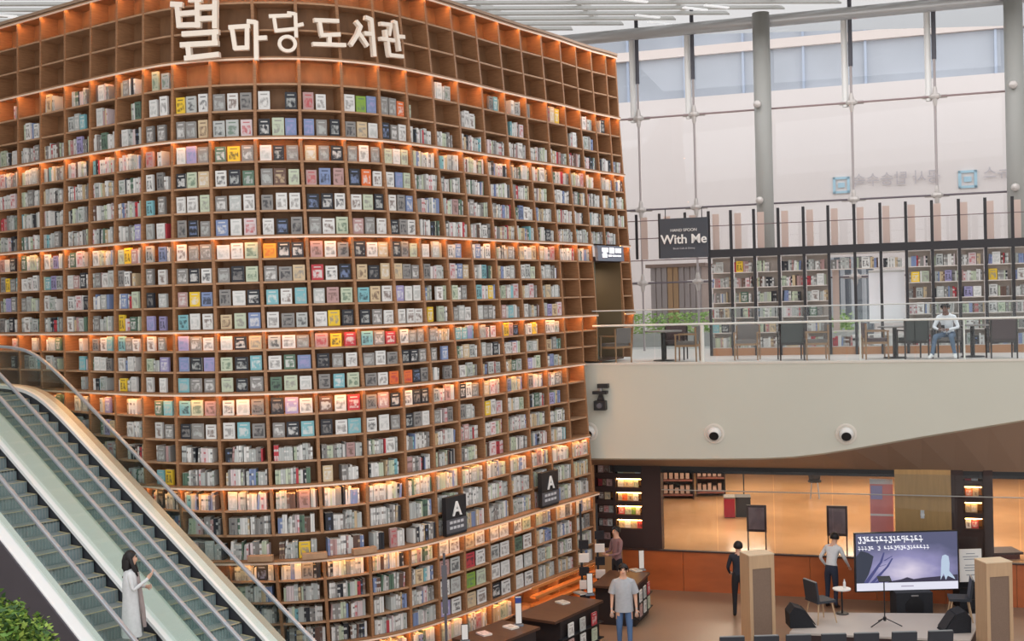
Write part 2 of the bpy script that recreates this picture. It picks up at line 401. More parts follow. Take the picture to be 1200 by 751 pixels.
t, sa, sb, za, zb = slab('glass_booth', 974, 1022, 300, 392, 13, 2, mat('booth_dark', (120, 126, 134), .3), 'grey glass booth outside the opening in the upper shelves', 'booth')
for i in range(4):
    b = MB(); w_ = (sb - sa) / 4; b.obox(D(sa + i * w_, 12.95, za), DS * .14, DN * .06, UP * (zb - za)); b.build('mullion', mat('booth_frame', (206, 208, 212), .5), t)

# ================================================================== THE CURVED WALL OF SHELVES
GZ = [13.223, 11.7, 10.262, 8.472, 6.795, 5.67, 3.985, 2.645, 1.028]
G = [[[-10.09,24.88],[-10.1,24.81],[-10.14,24.8],[-10.16,24.7],[-10.18,24.61],[-10.16,24.59],[-10.22,24.5],[-10.06,24.64],[-9.53,25.21]],[[-9.41,24.38],[-9.43,24.3],[-9.47,24.28],[-9.49,24.18],[-9.52,24.09],[-9.51,24.06],[-9.55,23.98],[-9.4,24.11],[-8.93,24.61]],[[-8.72,23.86],[-8.74,23.77],[-8.78,23.75],[-8.82,23.64],[-8.84,23.55],[-8.84,23.5],[-8.87,23.45],[-8.74,23.56],[-8.31,23.98]],[[-8.02,23.34],[-8.05,23.25],[-8.1,23.22],[-8.13,23.11],[-8.16,23.02],[-8.17,22.96],[-8.18,22.92],[-8.06,23.01],[-7.69,23.38]],[[-7.35,22.85],[-7.38,22.75],[-7.43,22.72],[-7.47,22.6],[-7.49,22.51],[-7.5,22.44],[-7.5,22.41],[-7.4,22.49],[-7.08,22.81]],[[-6.71,22.4],[-6.73,22.3],[-6.78,22.26],[-6.81,22.14],[-6.82,22.04],[-6.84,21.96],[-6.83,21.94],[-6.75,22.02],[-6.48,22.3]],[[-6.07,22.05],[-6.08,21.94],[-6.12,21.88],[-6.13,21.75],[-6.13,21.66],[-6.13,21.57],[-6.12,21.56],[-6.05,21.63],[-5.87,21.91]],[[-5.35,21.84],[-5.34,21.73],[-5.37,21.66],[-5.35,21.53],[-5.32,21.44],[-5.31,21.35],[-5.29,21.35],[-5.25,21.42],[-5.14,21.67]],[[-4.57,21.79],[-4.52,21.68],[-4.54,21.6],[-4.5,21.48],[-4.45,21.39],[-4.42,21.3],[-4.4,21.32],[-4.37,21.37],[-4.31,21.59]],[[-3.81,21.89],[-3.74,21.79],[-3.74,21.71],[-3.67,21.6],[-3.61,21.52],[-3.56,21.44],[-3.54,21.47],[-3.52,21.51],[-3.5,21.7]],[[-3.1,22.17],[-3.02,22.09],[-2.99,22.01],[-2.89,21.92],[-2.82,21.86],[-2.74,21.79],[-2.74,21.82],[-2.73,21.86],[-2.73,22.01]],[[-2.49,22.6],[-2.39,22.55],[-2.35,22.47],[-2.23,22.4],[-2.14,22.36],[-2.06,22.32],[-2.06,22.35],[-2.04,22.38],[-2.06,22.5]],[[-2.03,23.15],[-1.92,23.1],[-1.86,23.03],[-1.73,22.98],[-1.64,22.96],[-1.56,22.93],[-1.56,22.95],[-1.54,22.98],[-1.55,23.08]],[[-1.56,23.76],[-1.45,23.73],[-1.39,23.66],[-1.26,23.62],[-1.16,23.6],[-1.08,23.57],[-1.09,23.6],[-1.06,23.62],[-1.06,23.7]],[[-1.09,24.44],[-0.98,24.41],[-0.92,24.34],[-0.79,24.31],[-0.69,24.29],[-0.62,24.27],[-0.62,24.29],[-0.58,24.31],[-0.57,24.39]],[[-0.61,25.18],[-0.5,25.16],[-0.44,25.09],[-0.31,25.06],[-0.22,25.04],[-0.15,25.04],[-0.14,25.05],[-0.09,25.06],[-0.08,25.13]],[[-0.13,25.93],[-0.03,25.91],[0.04,25.84],[0.17,25.81],[0.26,25.8],[0.31,25.79],[0.33,25.8],[0.38,25.8],[0.41,25.87]],[[0.34,26.64],[0.44,26.62],[0.51,26.55],[0.63,26.52],[0.72,26.51],[0.76,26.51],[0.79,26.51],[0.85,26.51],[0.87,26.58]],[[0.83,27.32],[0.92,27.3],[0.99,27.23],[1.11,27.2],[1.19,27.19],[1.22,27.21],[1.27,27.19],[1.33,27.19],[1.35,27.26]],[[1.29,27.99],[1.37,27.98],[1.44,27.91],[1.56,27.88],[1.64,27.88],[1.65,27.91],[1.72,27.88],[1.79,27.88],[1.79,27.96]],[[1.69,28.65],[1.76,28.65],[1.84,28.58],[1.95,28.56],[2.03,28.55],[2.02,28.59],[2.11,28.56],[2.18,28.55],[2.17,28.64]],[[2.1,29.27],[2.17,29.27],[2.24,29.2],[2.34,29.18],[2.42,29.17],[2.39,29.22],[2.5,29.17],[2.58,29.16],[2.55,29.26]],[[2.5,29.79],[2.56,29.79],[2.62,29.72],[2.72,29.7],[2.8,29.7],[2.75,29.77],[2.88,29.7],[2.96,29.68],[2.91,29.8]],[[2.79,30.21],[2.84,30.22],[2.91,30.15],[3.0,30.14],[3.08,30.14],[3.0,30.22],[3.16,30.14],[3.24,30.12],[3.15,30.26]]]
def ext(r):
    col = [Vector(G[c][r]) for c in range(24)]
    a, a2 = col[0] * 2 - col[1], col[0] * 3 - col[1] * 2
    return [a2, a] + col + [col[-1] * 2 - col[-2]]
EX = [ext(r) for r in range(9)]; EX.append([p.copy() for p in EX[8]])
ZR = GZ + [0.06]
def plan(r, c):
    """front line of ridge r at bay coordinate c (Catmull-Rom)"""
    L = EX[r]; x = c + 2; i = int(math.floor(x)); i = max(0, min(i, len(L) - 2)); t = x - i
    p0 = L[max(i - 1, 0)]; p1 = L[i]; p2 = L[i + 1]; p3 = L[min(i + 2, len(L) - 1)]
    return .5 * ((2 * p1) + (p2 - p0) * t + (2 * p0 - 5 * p1 + 4 * p2 - p3) * t * t + (3 * p1 - p0 - 3 * p2 + p3) * t ** 3)
def W(r, f, c, out=0.0, dz=0.0):
    """point on the wall: tier r, fraction f down the tier, bay coordinate c, pushed outwards by out"""
    p = plan(r, c) * (1 - f) + plan(r + 1, c) * f
    q = (plan(r, c + .05) - plan(r, c - .05)).normalized(); n = Vector((q.y, -q.x))
    p = p + n * out
    return Vector((p.x, p.y, ZR[r] * (1 - f) + ZR[r + 1] * f + dz))
def wn(r, c):
    q = (plan(r, c + .05) - plan(r, c - .05)).normalized(); return Vector((q.y, -q.x, 0)), Vector((q.x, q.y, 0))
ROWS = [3, 3, 4, 4, 3, 4, 3, 4, 2]
RANGE = [(-1, 23), (-1, 23), (-1, 23), (-1, 20), (-1, 20), (-1, 19), (1, 19), (4, 19), (6, 19)]
DEEP = .38
ORD = ['top', 'second', 'third', 'fourth', 'fifth', 'sixth', 'seventh', 'eighth', 'lowest']
tiers = []
def build_tier(r, c0, c1, label, led=True, name='bookshelf_tier'):
    t = thing(name, label, 'bookcase', W(r, 1, (c0 + c1) / 2), group=None, world=True)
    nrow = ROWS[r]
    for c in range(c0, c1 + 1):                      # upright dividers
        n0, t0 = wn(r, c); th = .055
        f1 = 1.0
        if r == 6 and 7 <= c <= 11: f1 = 2 / 3 + .01
        b = MB()
        a0 = W(r, 0, c); a1 = W(r, f1, c)
        b.prism([a0 - t0 * th / 2, a0 - t0 * th / 2 - n0 * DEEP, a1 - t0 * th / 2 - n0 * DEEP, a1 - t0 * th / 2], t0 * th)
        b.build('divider', [WOOD], t)
    for c in range(c0, c1):
        seg = 3 if 4 <= c <= 12 else 1
        b = MB()                                      # back panel
        for k in range(seg):
            ca, cb = c + k / seg, c + (k + 1) / seg
            b.quad([W(r, 0, ca, -DEEP), W(r, 1, ca, -DEEP), W(r, 1, cb, -DEEP), W(r, 0, cb, -DEEP)])
            b.quad([W(r, 0, cb, -DEEP - .03), W(r, 1, cb, -DEEP - .03), W(r, 1, ca, -DEEP - .03), W(r, 0, ca, -DEEP - .03)])
        b.build('back_panel', [WOODB], t)
        for j in range(nrow + 1):
            if j == nrow and r < 8: continue          # the next ridge closes the tier
            f = j / nrow; th = .03 if j == 0 else .034
            o0 = .05 if j == 0 else -.012; lip = False
            if j == 0 and r == 7 and c >= 6: o0 = .16
            lip = j == 0
            b = MB()
            for k in range(seg):
                ca, cb = c + k / seg, c + (k + 1) / seg
                p = [W(r, f, ca, o0), W(r, f, cb, o0), W(r, f, cb, -DEEP), W(r, f, ca, -DEEP)]
                b.prism([q - UP * th / 2 for q in p], UP * th, 1 if lip else 0)
                if lip:
                    p = [W(r, f, ca, o0), W(r, f, cb, o0), W(r, f, cb, o0 - .02), W(r, f, ca, o0 - .02)]
                    b.prism([q - UP * .048 for q in p], UP * .034)
            b.build('ridge_shelf' if j == 0 else 'shelf', [RIDGE, WOOD] if j == 0 else [WOODS], t)
        if led:
            b = MB()
            for k in range(seg):
                ca, cb = c + .04 + (k / seg) * .92, c + .04 + ((k + 1) / seg) * .92
                p = [W(r, 0, ca, .025), W(r, 0, cb, .025), W(r, 0, cb, -.01), W(r, 0, ca, -.01)]
                b.prism([q - UP * .022 for q in p], UP * .006)
            b.build('light_strip', [LED], t)
    return t
TL = ['top bookshelf tier, empty cells, carrying the big white Korean letters', 'second bookshelf tier from the top with mostly empty upper row',
      'third bookshelf tier from the top, four full rows of books', 'fourth bookshelf tier, four rows, ending at the upper doorway',
      'fifth bookshelf tier, three rows, level with the upper deck railing', 'sixth bookshelf tier, four rows, ending at the cream deck front',
      'seventh bookshelf tier, books standing on its bottom ledge beside the A signs', 'eighth bookshelf tier, four rows below the book ledge', 'lowest bookshelf tier behind the dark display tables']
for r in range(9): tiers.append(build_tier(r, RANGE[r][0], RANGE[r][1], TL[r]))
# narrow column of shelves right of the doorway (tiers 3 and 4)
for r, lb in ((3, 'narrow upper column of empty shelves right of the doorway'), (4, 'narrow lower column of empty shelves right of the doorway by the railing')):
    build_tier(r, 22, 23, lb, led=True, name='narrow_bookshelf')
# top edge board
b = MB()
for c in range(-1, 23):
    p = [W(0, 0, c, .06, .03), W(0, 0, c + 1, .06, .03), W(0, 0, c + 1, -.5, .03), W(0, 0, c, -.5, .03)]
    b.prism(p, UP * .06)
struct(b.build('trim_8', mat('dusty_top_board', (168, 142, 122), .7)))
# doorway recess on the upper level
dp = thing('doorway', 'dark doorway in the shelves beside the upper deck', 'doorway', W(4, 1, 21), world=True)
n0, t0 = wn(3, 21)
for nm, p0, p1, back, mm in (('left_jamb', W(3, .25, 20.06), W(4, .98, 20.06), 1.6, mat('dark_green_panel', (84, 88, 74), .6)), ('right_jamb', W(3, .25, 21.94), W(4, .98, 21.94), 1.6, mat('bronze_panel', (112, 92, 66), .6))):
    b = MB(); b.prism([p0, p1, p1 - n0 * back, p0 - n0 * back], t0 * .05); b.build(nm, mm, dp)
b = MB(); b.prism([W(3, .25, 20, -1.6), W(4, .98, 20, -1.6), W(4, .98, 22, -1.6), W(3, .25, 22, -1.6)], -n0 * .05); b.build('back_wall', mat('brown_green_panel', (168, 138, 96), .6), dp)
b = MB(); b.prism([W(3, .25, 20, .02), W(3, .25, 22, .02), W(3, .25, 22, -1.6), W(3, .25, 20, -1.6)], UP * .12); b.build('lintel', BRN, dp)
dl_ = W(3, .32, 21, -.9); area('doorway_fill', dl_, .5, 9, (1, .92, .8))  # added fill light to lift the dark recess; no lamp fitting hangs there
b = MB(); p = [W(4, .97, 20, 0), W(4, .97, 22, 0), W(4, .97, 22, -1.6), W(4, .97, 20, -1.6)]; b.prism(p, -UP * .05); b.build('threshold', DKWOOD, dp)
# lit white sign above it
sg = thing('lightbox_sign', 'grey box sign with white lit lettering over the upper doorway', 'sign', W(3, .1, 21), world=True)
p0 = W(3, .02, 20.08, .04); p1 = W(3, .02, 21.95, .04); q0 = W(3, .24, 20.08, .04); q1 = W(3, .24, 21.95, .04)
b = MB(); b.prism([p0, q0, q1, p1], n0 * .08); b.build('panel', mat('grey_sign', (116, 122, 136), .5), sg)
b = MB()
def lerp(a, b_, t): return a * (1 - t) + b_ * t
for (x0, x1, y0, y1) in ((.16, .40, .15, .42), (.44, .62, .12, .5), (.66, .9, .15, .45), (.16, .34, .52, .78), (.38, .9, .6, .7), (.2, .32, .45, .5)):
    for k in range(3):
        xa = x0 + (x1 - x0) * k / 3; xb = xa + (x1 - x0) / 3 * .8
        a_ = [lerp(lerp(p0, p1, xa), lerp(q0, q1, xa), y0), lerp(lerp(p0, p1, xa), lerp(q0, q1, xa), y1), lerp(lerp(p0, p1, xb), lerp(q0, q1, xb), y1), lerp(lerp(p0, p1, xb), lerp(q0, q1, xb), y0)]
        b.prism([q + n0 * .085 for q in a_], n0 * .01)
b.build('lettering', mat('lit_white', (255, 250, 252), .5, emit=.8), sg)

# ---- six big white Korean letters
LET = mat('white_letter', (240, 228, 214), .5)
def letter(label, strokes, w_px, c_at, ox, oy, sc, ring=None, name='sign_letter'):
    n0, t0 = wn(0, c_at); base = W(0, .7, c_at, .14)
    def P(x, y): return at_pl(ox + x / sc, oy + y / sc, base, n0)
    ref = P(*strokes[0][0]); px = (P(sc, 0) - P(0, 0)).length
    t = MB(); hw = w_px * .9 * px / 2; stg = [0]
    def loc(p): q = p - base; return q.dot(t0), q.z
    def back(x, z): return base + t0 * x + UP * z
    for st in strokes:
        pts = [Vector(loc(P(*p[:2]))) for p in st]; k = 1.0
        if len(st[0]) == 3: k = st[0][2]
        for i in range(len(pts) - 1):
            a_, b_ = pts[i], pts[i + 1]; d = (b_ - a_).normalized(); nn = Vector((-d.y, d.x)) * hw * k
            a2 = a_ - d * hw * .55; b2 = b_ + d * hw * .55
            quad = [a2 + nn, a2 - nn, b2 - nn, b2 + nn]
            stg[0] += .0015; t.prism([back(*q) for q in quad], n0 * (.08 + stg[0]))
    if ring:
        cx, cz = loc(P(ring[0], ring[1])); r0 = ring[2] / sc * px * sc / 1.0 if False else (P(ring[0] + ring[2], ring[1]) - P(ring[0], ring[1])).length; N = 18
        for i in range(N):
            a0, a1 = 2 * math.pi * i / N, 2 * math.pi * (i + 1) / N
            pt = [back(cx + math.cos(a) * (r0 + s * hw), cz + math.sin(a) * (r0 + s * hw) * .92) for a, s in ((a0, -1), (a0, 1), (a1, 1), (a1, -1))]
            t.prism(pt, n0 * .08)
    lo = t.v[0]; o = t.build(name, LET, None, loc=lo); tag(o, label, 'letter', 'Korean letters of the library sign')
letter('largest white Korean letter, first on the left of the shelf sign', [
    [(155, 45), (175, 255)], [(105, 48), (195, 52)], [(345, 5), (348, 255)], [(195, 137), (340, 125)], [(165, 245), (365, 240)], [(275, 8), (375, 5)],
    [(512, -6), (510, 262)], [(380, 80), (490, 75)], [(375, 186), (490, 180)],
    [(215, 328), (535, 308)], [(510, 320), (510, 420)], [(200, 430), (530, 412)], [(262, 440), (272, 550)], [(240, 555), (540, 520)]], 6.3, 7.0, 190, 0, 8)
letter('white Korean letter second in the shelf sign, long right stem touching the ridge', [[(660, 262), (690, 458)], [(640, 265), (820, 252)], [(803, 255), (803, 450)], [(690, 460), (810, 455)], [(885, 215), (890, 560)], [(812, 210), (875, 216)], [(900, 367), (978, 362)]], 5.8, 8.0, 190, 0, 8)
letter('white Korean letter third in the shelf sign, with a round ring below', [[(463, 80), (560, 76)], [(482, 82), (492, 148)], [(490, 148), (572, 140)], [(582, 70), (586, 175)], [(548, 66), (578, 70)], [(590, 124), (616, 118)]], 4.9, 9.0, 200, 0, 3.993, ring=(545, 208, 37))
letter('white Korean letter fourth in the shelf sign, with a wide flat foot', [[(222, 196), (435, 204)], [(262, 205), (282, 330)], [(282, 338), (448, 330)], [(356, 345), (356, 410)], [(208, 420), (500, 430)]], 5.0, 10.2, 340, 0, 8)
letter('white Korean letter fifth in the shelf sign, shaped like a leaning tent', [[(605, 212), (640, 255)], [(640, 255), (612, 330), (552, 422)], [(628, 320), (702, 430)], [(740, 190), (770, 525)], [(692, 172), (736, 190)], [(682, 320), (740, 325)]], 4.8, 11.0, 340, 0, 8)
letter('smallest white Korean letter, last on the right of the shelf sign', [[(830, 228), (922, 238)], [(918, 245), (905, 330)], [(870, 295), (880, 370)], [(830, 368), (950, 385)], [(965, 218), (1000, 475)], [(948, 212), (968, 222)], [(992, 348), (1040, 352)], [(890, 405), (905, 515)], [(905, 522), (1028, 535)]], 4.0, 11.55, 340, 0, 8)

# ================================================================== BOOKS
def cover_material(name, obj_attr):
    m = bpy.data.materials.new(name); m.use_nodes = True; nt = m.node_tree; N = nt.nodes; L = nt.links
    b = N['Principled BSDF']; b.inputs['Roughness'].default_value = .55; b.inputs['Specular IOR Level'].default_value = .3
    def attr(nm):
        a = N.new('ShaderNodeAttribute'); a.attribute_name = nm; a.attribute_type = 'OBJECT' if obj_attr else 'GEOMETRY'; return a
    c1, c2 = attr('c1'), attr('c2')
    uv = N.new('ShaderNodeUVMap'); uv.uv_map = 'UVMap'; sx = N.new('ShaderNodeSeparateXYZ'); L.new(uv.outputs[0], sx.inputs[0])
    ad = N.new('ShaderNodeVectorMath'); ad.operation = 'MULTIPLY_ADD'; L.new(c2.outputs['Vector'], ad.inputs[0]); ad.inputs[1].default_value = (37, 53, 71); L.new(uv.outputs[0], ad.inputs[2])
    if obj_attr:
        oi = N.new('ShaderNodeObjectInfo'); mu = N.new('ShaderNodeMath'); mu.operation = 'MULTIPLY'; mu.inputs[1].default_value = 50; L.new(oi.outputs['Random'], mu.inputs[0])
        cb = N.new('ShaderNodeCombineXYZ'); L.new(mu.outputs[0], cb.inputs[2]); ad2 = N.new('ShaderNodeVectorMath'); L.new(cb.outputs[0], ad2.inputs[0]); L.new(ad.outputs[0], ad2.inputs[1]); ad = ad2
    nz = N.new('ShaderNodeTexNoise'); nz.inputs['Scale'].default_value = 3.4; nz.inputs['Detail'].default_value = 5; L.new(ad.outputs[0], nz.inputs['Vector'])
    th = N.new('ShaderNodeMapRange'); th.inputs[1].default_value = .40; th.inputs[2].default_value = .58; L.new(nz.outputs[0], th.inputs[0])
    def between(src, a, c):
        g = N.new('ShaderNodeMath'); g.operation = 'GREATER_THAN'; g.inputs[1].default_value = a; L.new(src, g.inputs[0])
        l = N.new('ShaderNodeMath'); l.operation = 'LESS_THAN'; l.inputs[1].default_value = c; L.new(src, l.inputs[0])
        mm = N.new('ShaderNodeMath'); mm.operation = 'MULTIPLY'; L.new(g.outputs[0], mm.inputs[0]); L.new(l.outputs[0], mm.inputs[1]); return mm.outputs[0]
    bx = between(sx.outputs[0], .12, .88); by = between(sx.outputs[1], .14, .66)
    t1 = between(sx.outputs[1], .8, .87); t1x = between(sx.outputs[0], .2, .8)
    def mul(a, c):
        mm = N.new('ShaderNodeMath'); mm.operation = 'MULTIPLY'; L.new(a, mm.inputs[0]); L.new(c, mm.inputs[1]); return mm.outputs[0]
    pic = mul(mul(bx, by), th.outputs[0]); tt = mul(t1, t1x)
    mx = N.new('ShaderNodeMath'); mx.operation = 'MAXIMUM'; L.new(pic, mx.inputs[0]); L.new(tt, mx.inputs[1])
    sc_ = N.new('ShaderNodeMath'); sc_.operation = 'MULTIPLY'; sc_.inputs[1].default_value = .78; L.new(mx.outputs[0], sc_.inputs[0]); mx = sc_
    mix = N.new('ShaderNodeMix'); mix.data_type = 'RGBA'; L.new(mx.outputs[0], mix.inputs[0]); L.new(c1.outputs['Color'], mix.inputs[6]); L.new(c2.outputs['Color'], mix.inputs[7])
    L.new(mix.outputs[2], b.inputs['Base Color'])
    return m
COV_O = cover_material('book_cover', True); COV_G = cover_material('book_cover_mass', False)
PAGES = mat('page_block', (226, 220, 206), .8)
PAL = {'W': ('white', (212, 212, 210)), 'G': ('pale grey', (178, 182, 180)), 'K': ('black', (50, 52, 58)), 'Y': ('yellow', (226, 190, 60)), 'S': ('grey', (136, 134, 132)),
       'B': ('blue', (124, 140, 176)), 'C': ('turquoise', (124, 176, 184)), 'R': ('red', (178, 66, 74)), 'O': ('orange', (214, 110, 60)), 'N': ('green', (92, 116, 100)),
       'T': ('beige', (198, 178, 146)), 'P': ('dusty pink', (176, 144, 142)), 'V': ('violet', (156, 150, 190)), 'D': ('brown', (104, 82, 74)), 'M': ('mustard', (218, 158, 60)), 'L': ('lime green', (128, 160, 70)), 'I': ('pale green', (184, 194, 172)), 'E': ('rosy white', (206, 192, 194))}
SECOND = {'W': 'SSKDG', 'G': 'SKWN', 'K': 'WGSB', 'Y': 'KWS', 'S': 'KWG', 'B': 'WKV', 'C': 'WKG', 'R': 'WK', 'O': 'WR', 'N': 'WGK', 'T': 'DSW', 'P': 'DRW', 'V': 'WBK', 'D': 'TWS', 'M': 'OY', 'L': 'N', 'I': 'SN', 'E': 'R'}
def bookmesh():
    """unit book: width x, thickness y, height z, cover to -y; covers, spine and page block"""
    b = MB(); b.obox((-.5, -.5, 0), (1, 0, 0), (0, .12, 0), (0, 0, 1), 0); b.obox((-.5, .38, 0), (1, 0, 0), (0, .12, 0), (0, 0, 1), 0)
    b.obox((-.5, -.38, 0), (.06, 0, 0), (0, .76, 0), (0, 0, 1), 0); b.obox((-.44, -.38, .015), (.92, 0, 0), (0, .76, 0), (0, 0, .97), 1)
    me = b.mesh('book', [COV_O, PAGES]); uv = me.uv_layers.new(name='UVMap')
    for p in me.polygons:
        for li in p.loop_indices:
            v = me.vertices[me.loops[li].vertex_index].co
            uv.data[li].uv = (v.x + .5, v.z) if abs(p.normal.y) > .5 and v.y < -.3 else (0, 0)
    return me
BOOK = bookmesh()
T = {  # cover-out books of the six bulge bays, three per bay
 (1, 1): ['YGW', 'SWS', 'W-K', 'PW-', 'WLB', 'SSO'], (1, 2): ['SST', 'GGE', 'KIB', 'BSK', 'STW', 'KSW'],
 (2, 0): ['WVS', 'NYS', 'WKS', 'TSK', 'SWS', 'IWI'], (2, 1): ['KIT', 'WKN', 'SDI', 'PBP', 'KOW', 'WBI'], (2, 2): ['WWI', 'SGW', 'SWW', 'KKW', 'WIK', 'WSB'], (2, 3): ['SKS', 'BWE', 'WKS', 'SWI', 'PSW', 'KSW'],
 (3, 0): ['WSS', 'WWI', 'MKK', 'PWS', 'KWT', 'KSI'], (3, 1): ['SKW', 'SKI', 'SST', 'RWK', 'TKT', 'TSS'], (3, 2): ['PYB', 'SWK', 'CWC', 'GPI', 'CTW', 'VWW'], (3, 3): ['CWW', 'TIB', 'WSG', 'WYK', 'KSW', 'WWW'],
 (4, 0): ['VSW', 'WKT', 'GWS', 'PYR', 'CSR', 'WSS'], (4, 1): ['BKV', 'IKC', 'WNB', 'KSW', 'SWS', 'KKS'], (4, 2): ['CSS', 'IKS', 'NIW', 'SCI', 'SWO', 'OKS'],
 (5, 0): ['CIP', 'WWS', 'KVW', 'DWR', 'SPK', 'WKK'], (5, 1): ['KSW', 'WCS', 'SKC', 'KWC', 'WWS', 'KSW']}
BAYN = ['first', 'second', 'third', 'fourth', 'fifth', 'sixth']; POSN = ['left', 'middle', 'right']; ROWN = ['top', 'second', 'third', 'fourth']
def put_book(r, row, c, wd, ht, th, k1, k2, label, out=-.07, rot=0, cat='book', group=None, name='book', f=None):
    f = (row + 1) / ROWS[r] if f is None else f
    p = W(r, f, c, out, .02); n0, t0 = wn(r, c)
    o = bpy.data.objects.new(name, BOOK); COL.objects.link(o)
    o.location = p; o.rotation_euler = (rot * .0, 0, math.atan2(t0.y, t0.x)); o.scale = (wd, th, ht)
    o['c1'] = [float(x) * 1.0 for x in lin(PAL[k1][1])]; o['c2'] = [float(x) for x in lin(PAL[k2][1])]
    tag(o, label, cat, group); return o
cnt = 0
for (r, row), bays in sorted(T.items()):
    for i, s3 in enumerate(bays):
        c = 6 + i; hrow = (ZR[r] - ZR[r + 1]) / ROWS[r]
        width = (plan(r, c + 1) - plan(r, c)).length
        for j, ch in enumerate(s3):
            if ch == '-': continue
            k2 = R.choice(SECOND[ch]); jit = R.uniform(-.01, .01)
            lab = '%s book face out, %s in %s bulge bay, %s row of %s tier' % (PAL[ch][0], POSN[j], BAYN[i], ROWN[row], ORD[r])
            put_book(r, row, c + .2 + .3 * j + jit, width * R.uniform(.23, .275), hrow * R.uniform(.6, .7), .03, ch, k2, lab, group='face-out books on the bulge'); cnt += 1
# white display magazines on the low right tiers: individuals too
mag = {(7, 0): 'TOIWEV', (7, 1): 'PRRSWW', (7, 2): 'KGNWSL', (7, 3): 'WWVWDW'}
magn = 0
for row in range(4):
    for i, c in enumerate((12, 13, 14, 15)):
        ch = 'WTWW' [i] if row == 0 else ('RWGW' if False else ['PRGN', 'WLWW', 'VTKW'][row - 1])[i]
        wdt = (plan(7, c + 1) - plan(7, c)).length; hrow = (ZR[7] - ZR[8]) / 4
        for j in range(2 if cnt < 300 else 0):
            ch2 = ch if j == 0 else R.choice('WGWIW')
            lab = '%s magazine face out, %s in %s magazine bay, %s row of eighth tier' % (PAL[ch2][0], ('left', 'right')[j], BAYN[i], ROWN[row])
            put_book(7, row, c + .28 + .42 * j, wdt * .36, hrow * .72, .02, ch2, R.choice(SECOND[ch2]), lab, cat='magazine', group='face-out magazines on the eighth tier', name='magazine'); magn += 1
# all the rest of the books: one mass, every book its own box
class Mass:
    def __init__(s): s.v = []; s.f = []; s.c1 = []; s.c2 = []; s.uv = []
    def add(s, p, tx, ny, wd, th, ht, k1, k2, cover, lean=0):
        """p: front-bottom-centre, tx along shelf, ny outwards"""
        p = Vector(p); n = len(s.v); up = UP + tx * lean
        f0 = [p - tx * wd / 2, p + tx * wd / 2, p + tx * wd / 2 + up * ht, p - tx * wd / 2 + up * ht]
        bk = [q - ny * th for q in f0]
        s.v += [tuple(q) for q in f0 + bk]
        fs = [(0, 1, 2, 3), (1, 5, 6, 2), (4, 0, 3, 7), (3, 2, 6, 7), (5, 4, 7, 6)]
        a = lin(PAL[k1][1]); c = lin(PAL[k2][1]); g = R.uniform(.82, 1.1); a = tuple(min(1, x * g) for x in a)
        for i, q in enumerate(fs):
            s.f.append(tuple(n + k for k in q))
            for k in range(4):
                s.c1.append(a if i < 3 else lin((214, 208, 196))); s.c2.append(c)
                if i == 0 and cover: s.uv.append(((0, 0), (1, 0), (1, 1), (0, 1))[k])
                elif i == 0: s.uv.append(((.3, .5), (.7, .5), (.7, 1), (.3, 1))[k] if cover is None else ((0, 0), (0, 0), (0, 0), (0, 0))[k])
                else: s.uv.append((0, 0))
    def build(s, name, parent=None, loc=None):
        me = bpy.data.meshes.new(name); me.from_pydata(s.v, [], s.f); me.materials.append(COV_G)
        for nm, dat in (('c1', s.c1), ('c2', s.c2)):
            at = me.attributes.new(nm, 'FLOAT_COLOR', 'CORNER'); at.data.foreach_set('color', [x for c in dat for x in (*c, 1)])
        uv = me.uv_layers.new(name='UVMap'); uv.data.foreach_set('uv', [x for c in s.uv for x in c])
        me.update(); o = bpy.data.objects.new(name, me); COL.objects.link(o)
        if parent is not None: o.parent = parent
        return o
SPINE = 'WWWWWWWWWWWWWWGGGGGGGGGSSSIIITTKKSNDPRBCEEE'
DARKSP = 'KSKDNGWBKSWG'
def spines(ms, P0, tx, ny, width, ht, depth, pal=SPINE, fill=1.0, coverp=0.0, hv=.2, tmin=.028, tmax=.06):
    x = -width / 2 + R.uniform(0, .02); end = -width / 2 + width * fill
    while x < end - .03:
        if coverp and R.random() < coverp:
            w_ = R.uniform(.16, .21); 
            if x + w_ > end: break
            ms.add(P0 + tx * (x + w_ / 2), tx, ny, w_ * .96, .05, ht * R.uniform(.9, 1.12), (k := R.choice('WWWWGGGSSKSNTPBCVIYGWE')), R.choice(SECOND[k]), True); x += w_ + .01; continue
        run = R.choice((1, 1, 2, 3)); k = R.choice(pal); h0 = ht * R.uniform(1 - hv, 1.05); t = R.uniform(tmin, tmax)
        for _ in range(run):
            if x + t > end: break
            ms.add(P0 + tx * (x + t / 2) - ny * R.uniform(0, .02), tx, ny, t * .93, depth, h0, k, R.choice(SECOND[k]), None if R.random() < .5 else False, R.choice((0, 0, 0, 0, 0, .08)) if run == 1 else 0); x += t
ms = Mass()
OCC1 = {0: {-1: (.75, 1), 0: (.8, 1), 1: (.1, .65), 2: (.2, 1), 3: (.12, .7), 4: (.1, .65), 5: (.25, .95), 13: (.1, .9), 15: (.3, .9), 16: (.3, .95), 17: (0, .25), 18: (.05, .9), 20: (.1, .95), 21: (.3, .95)},
        1: {0: (.15, .95), 2: (.05, .8), 3: (.15, .6), 4: (.5, .95), 5: (.15, .95), 12: (0, .15), 14: (.1, .9), 16: (.2, .9), 19: (.2, .95), 20: (.05, .9)}}
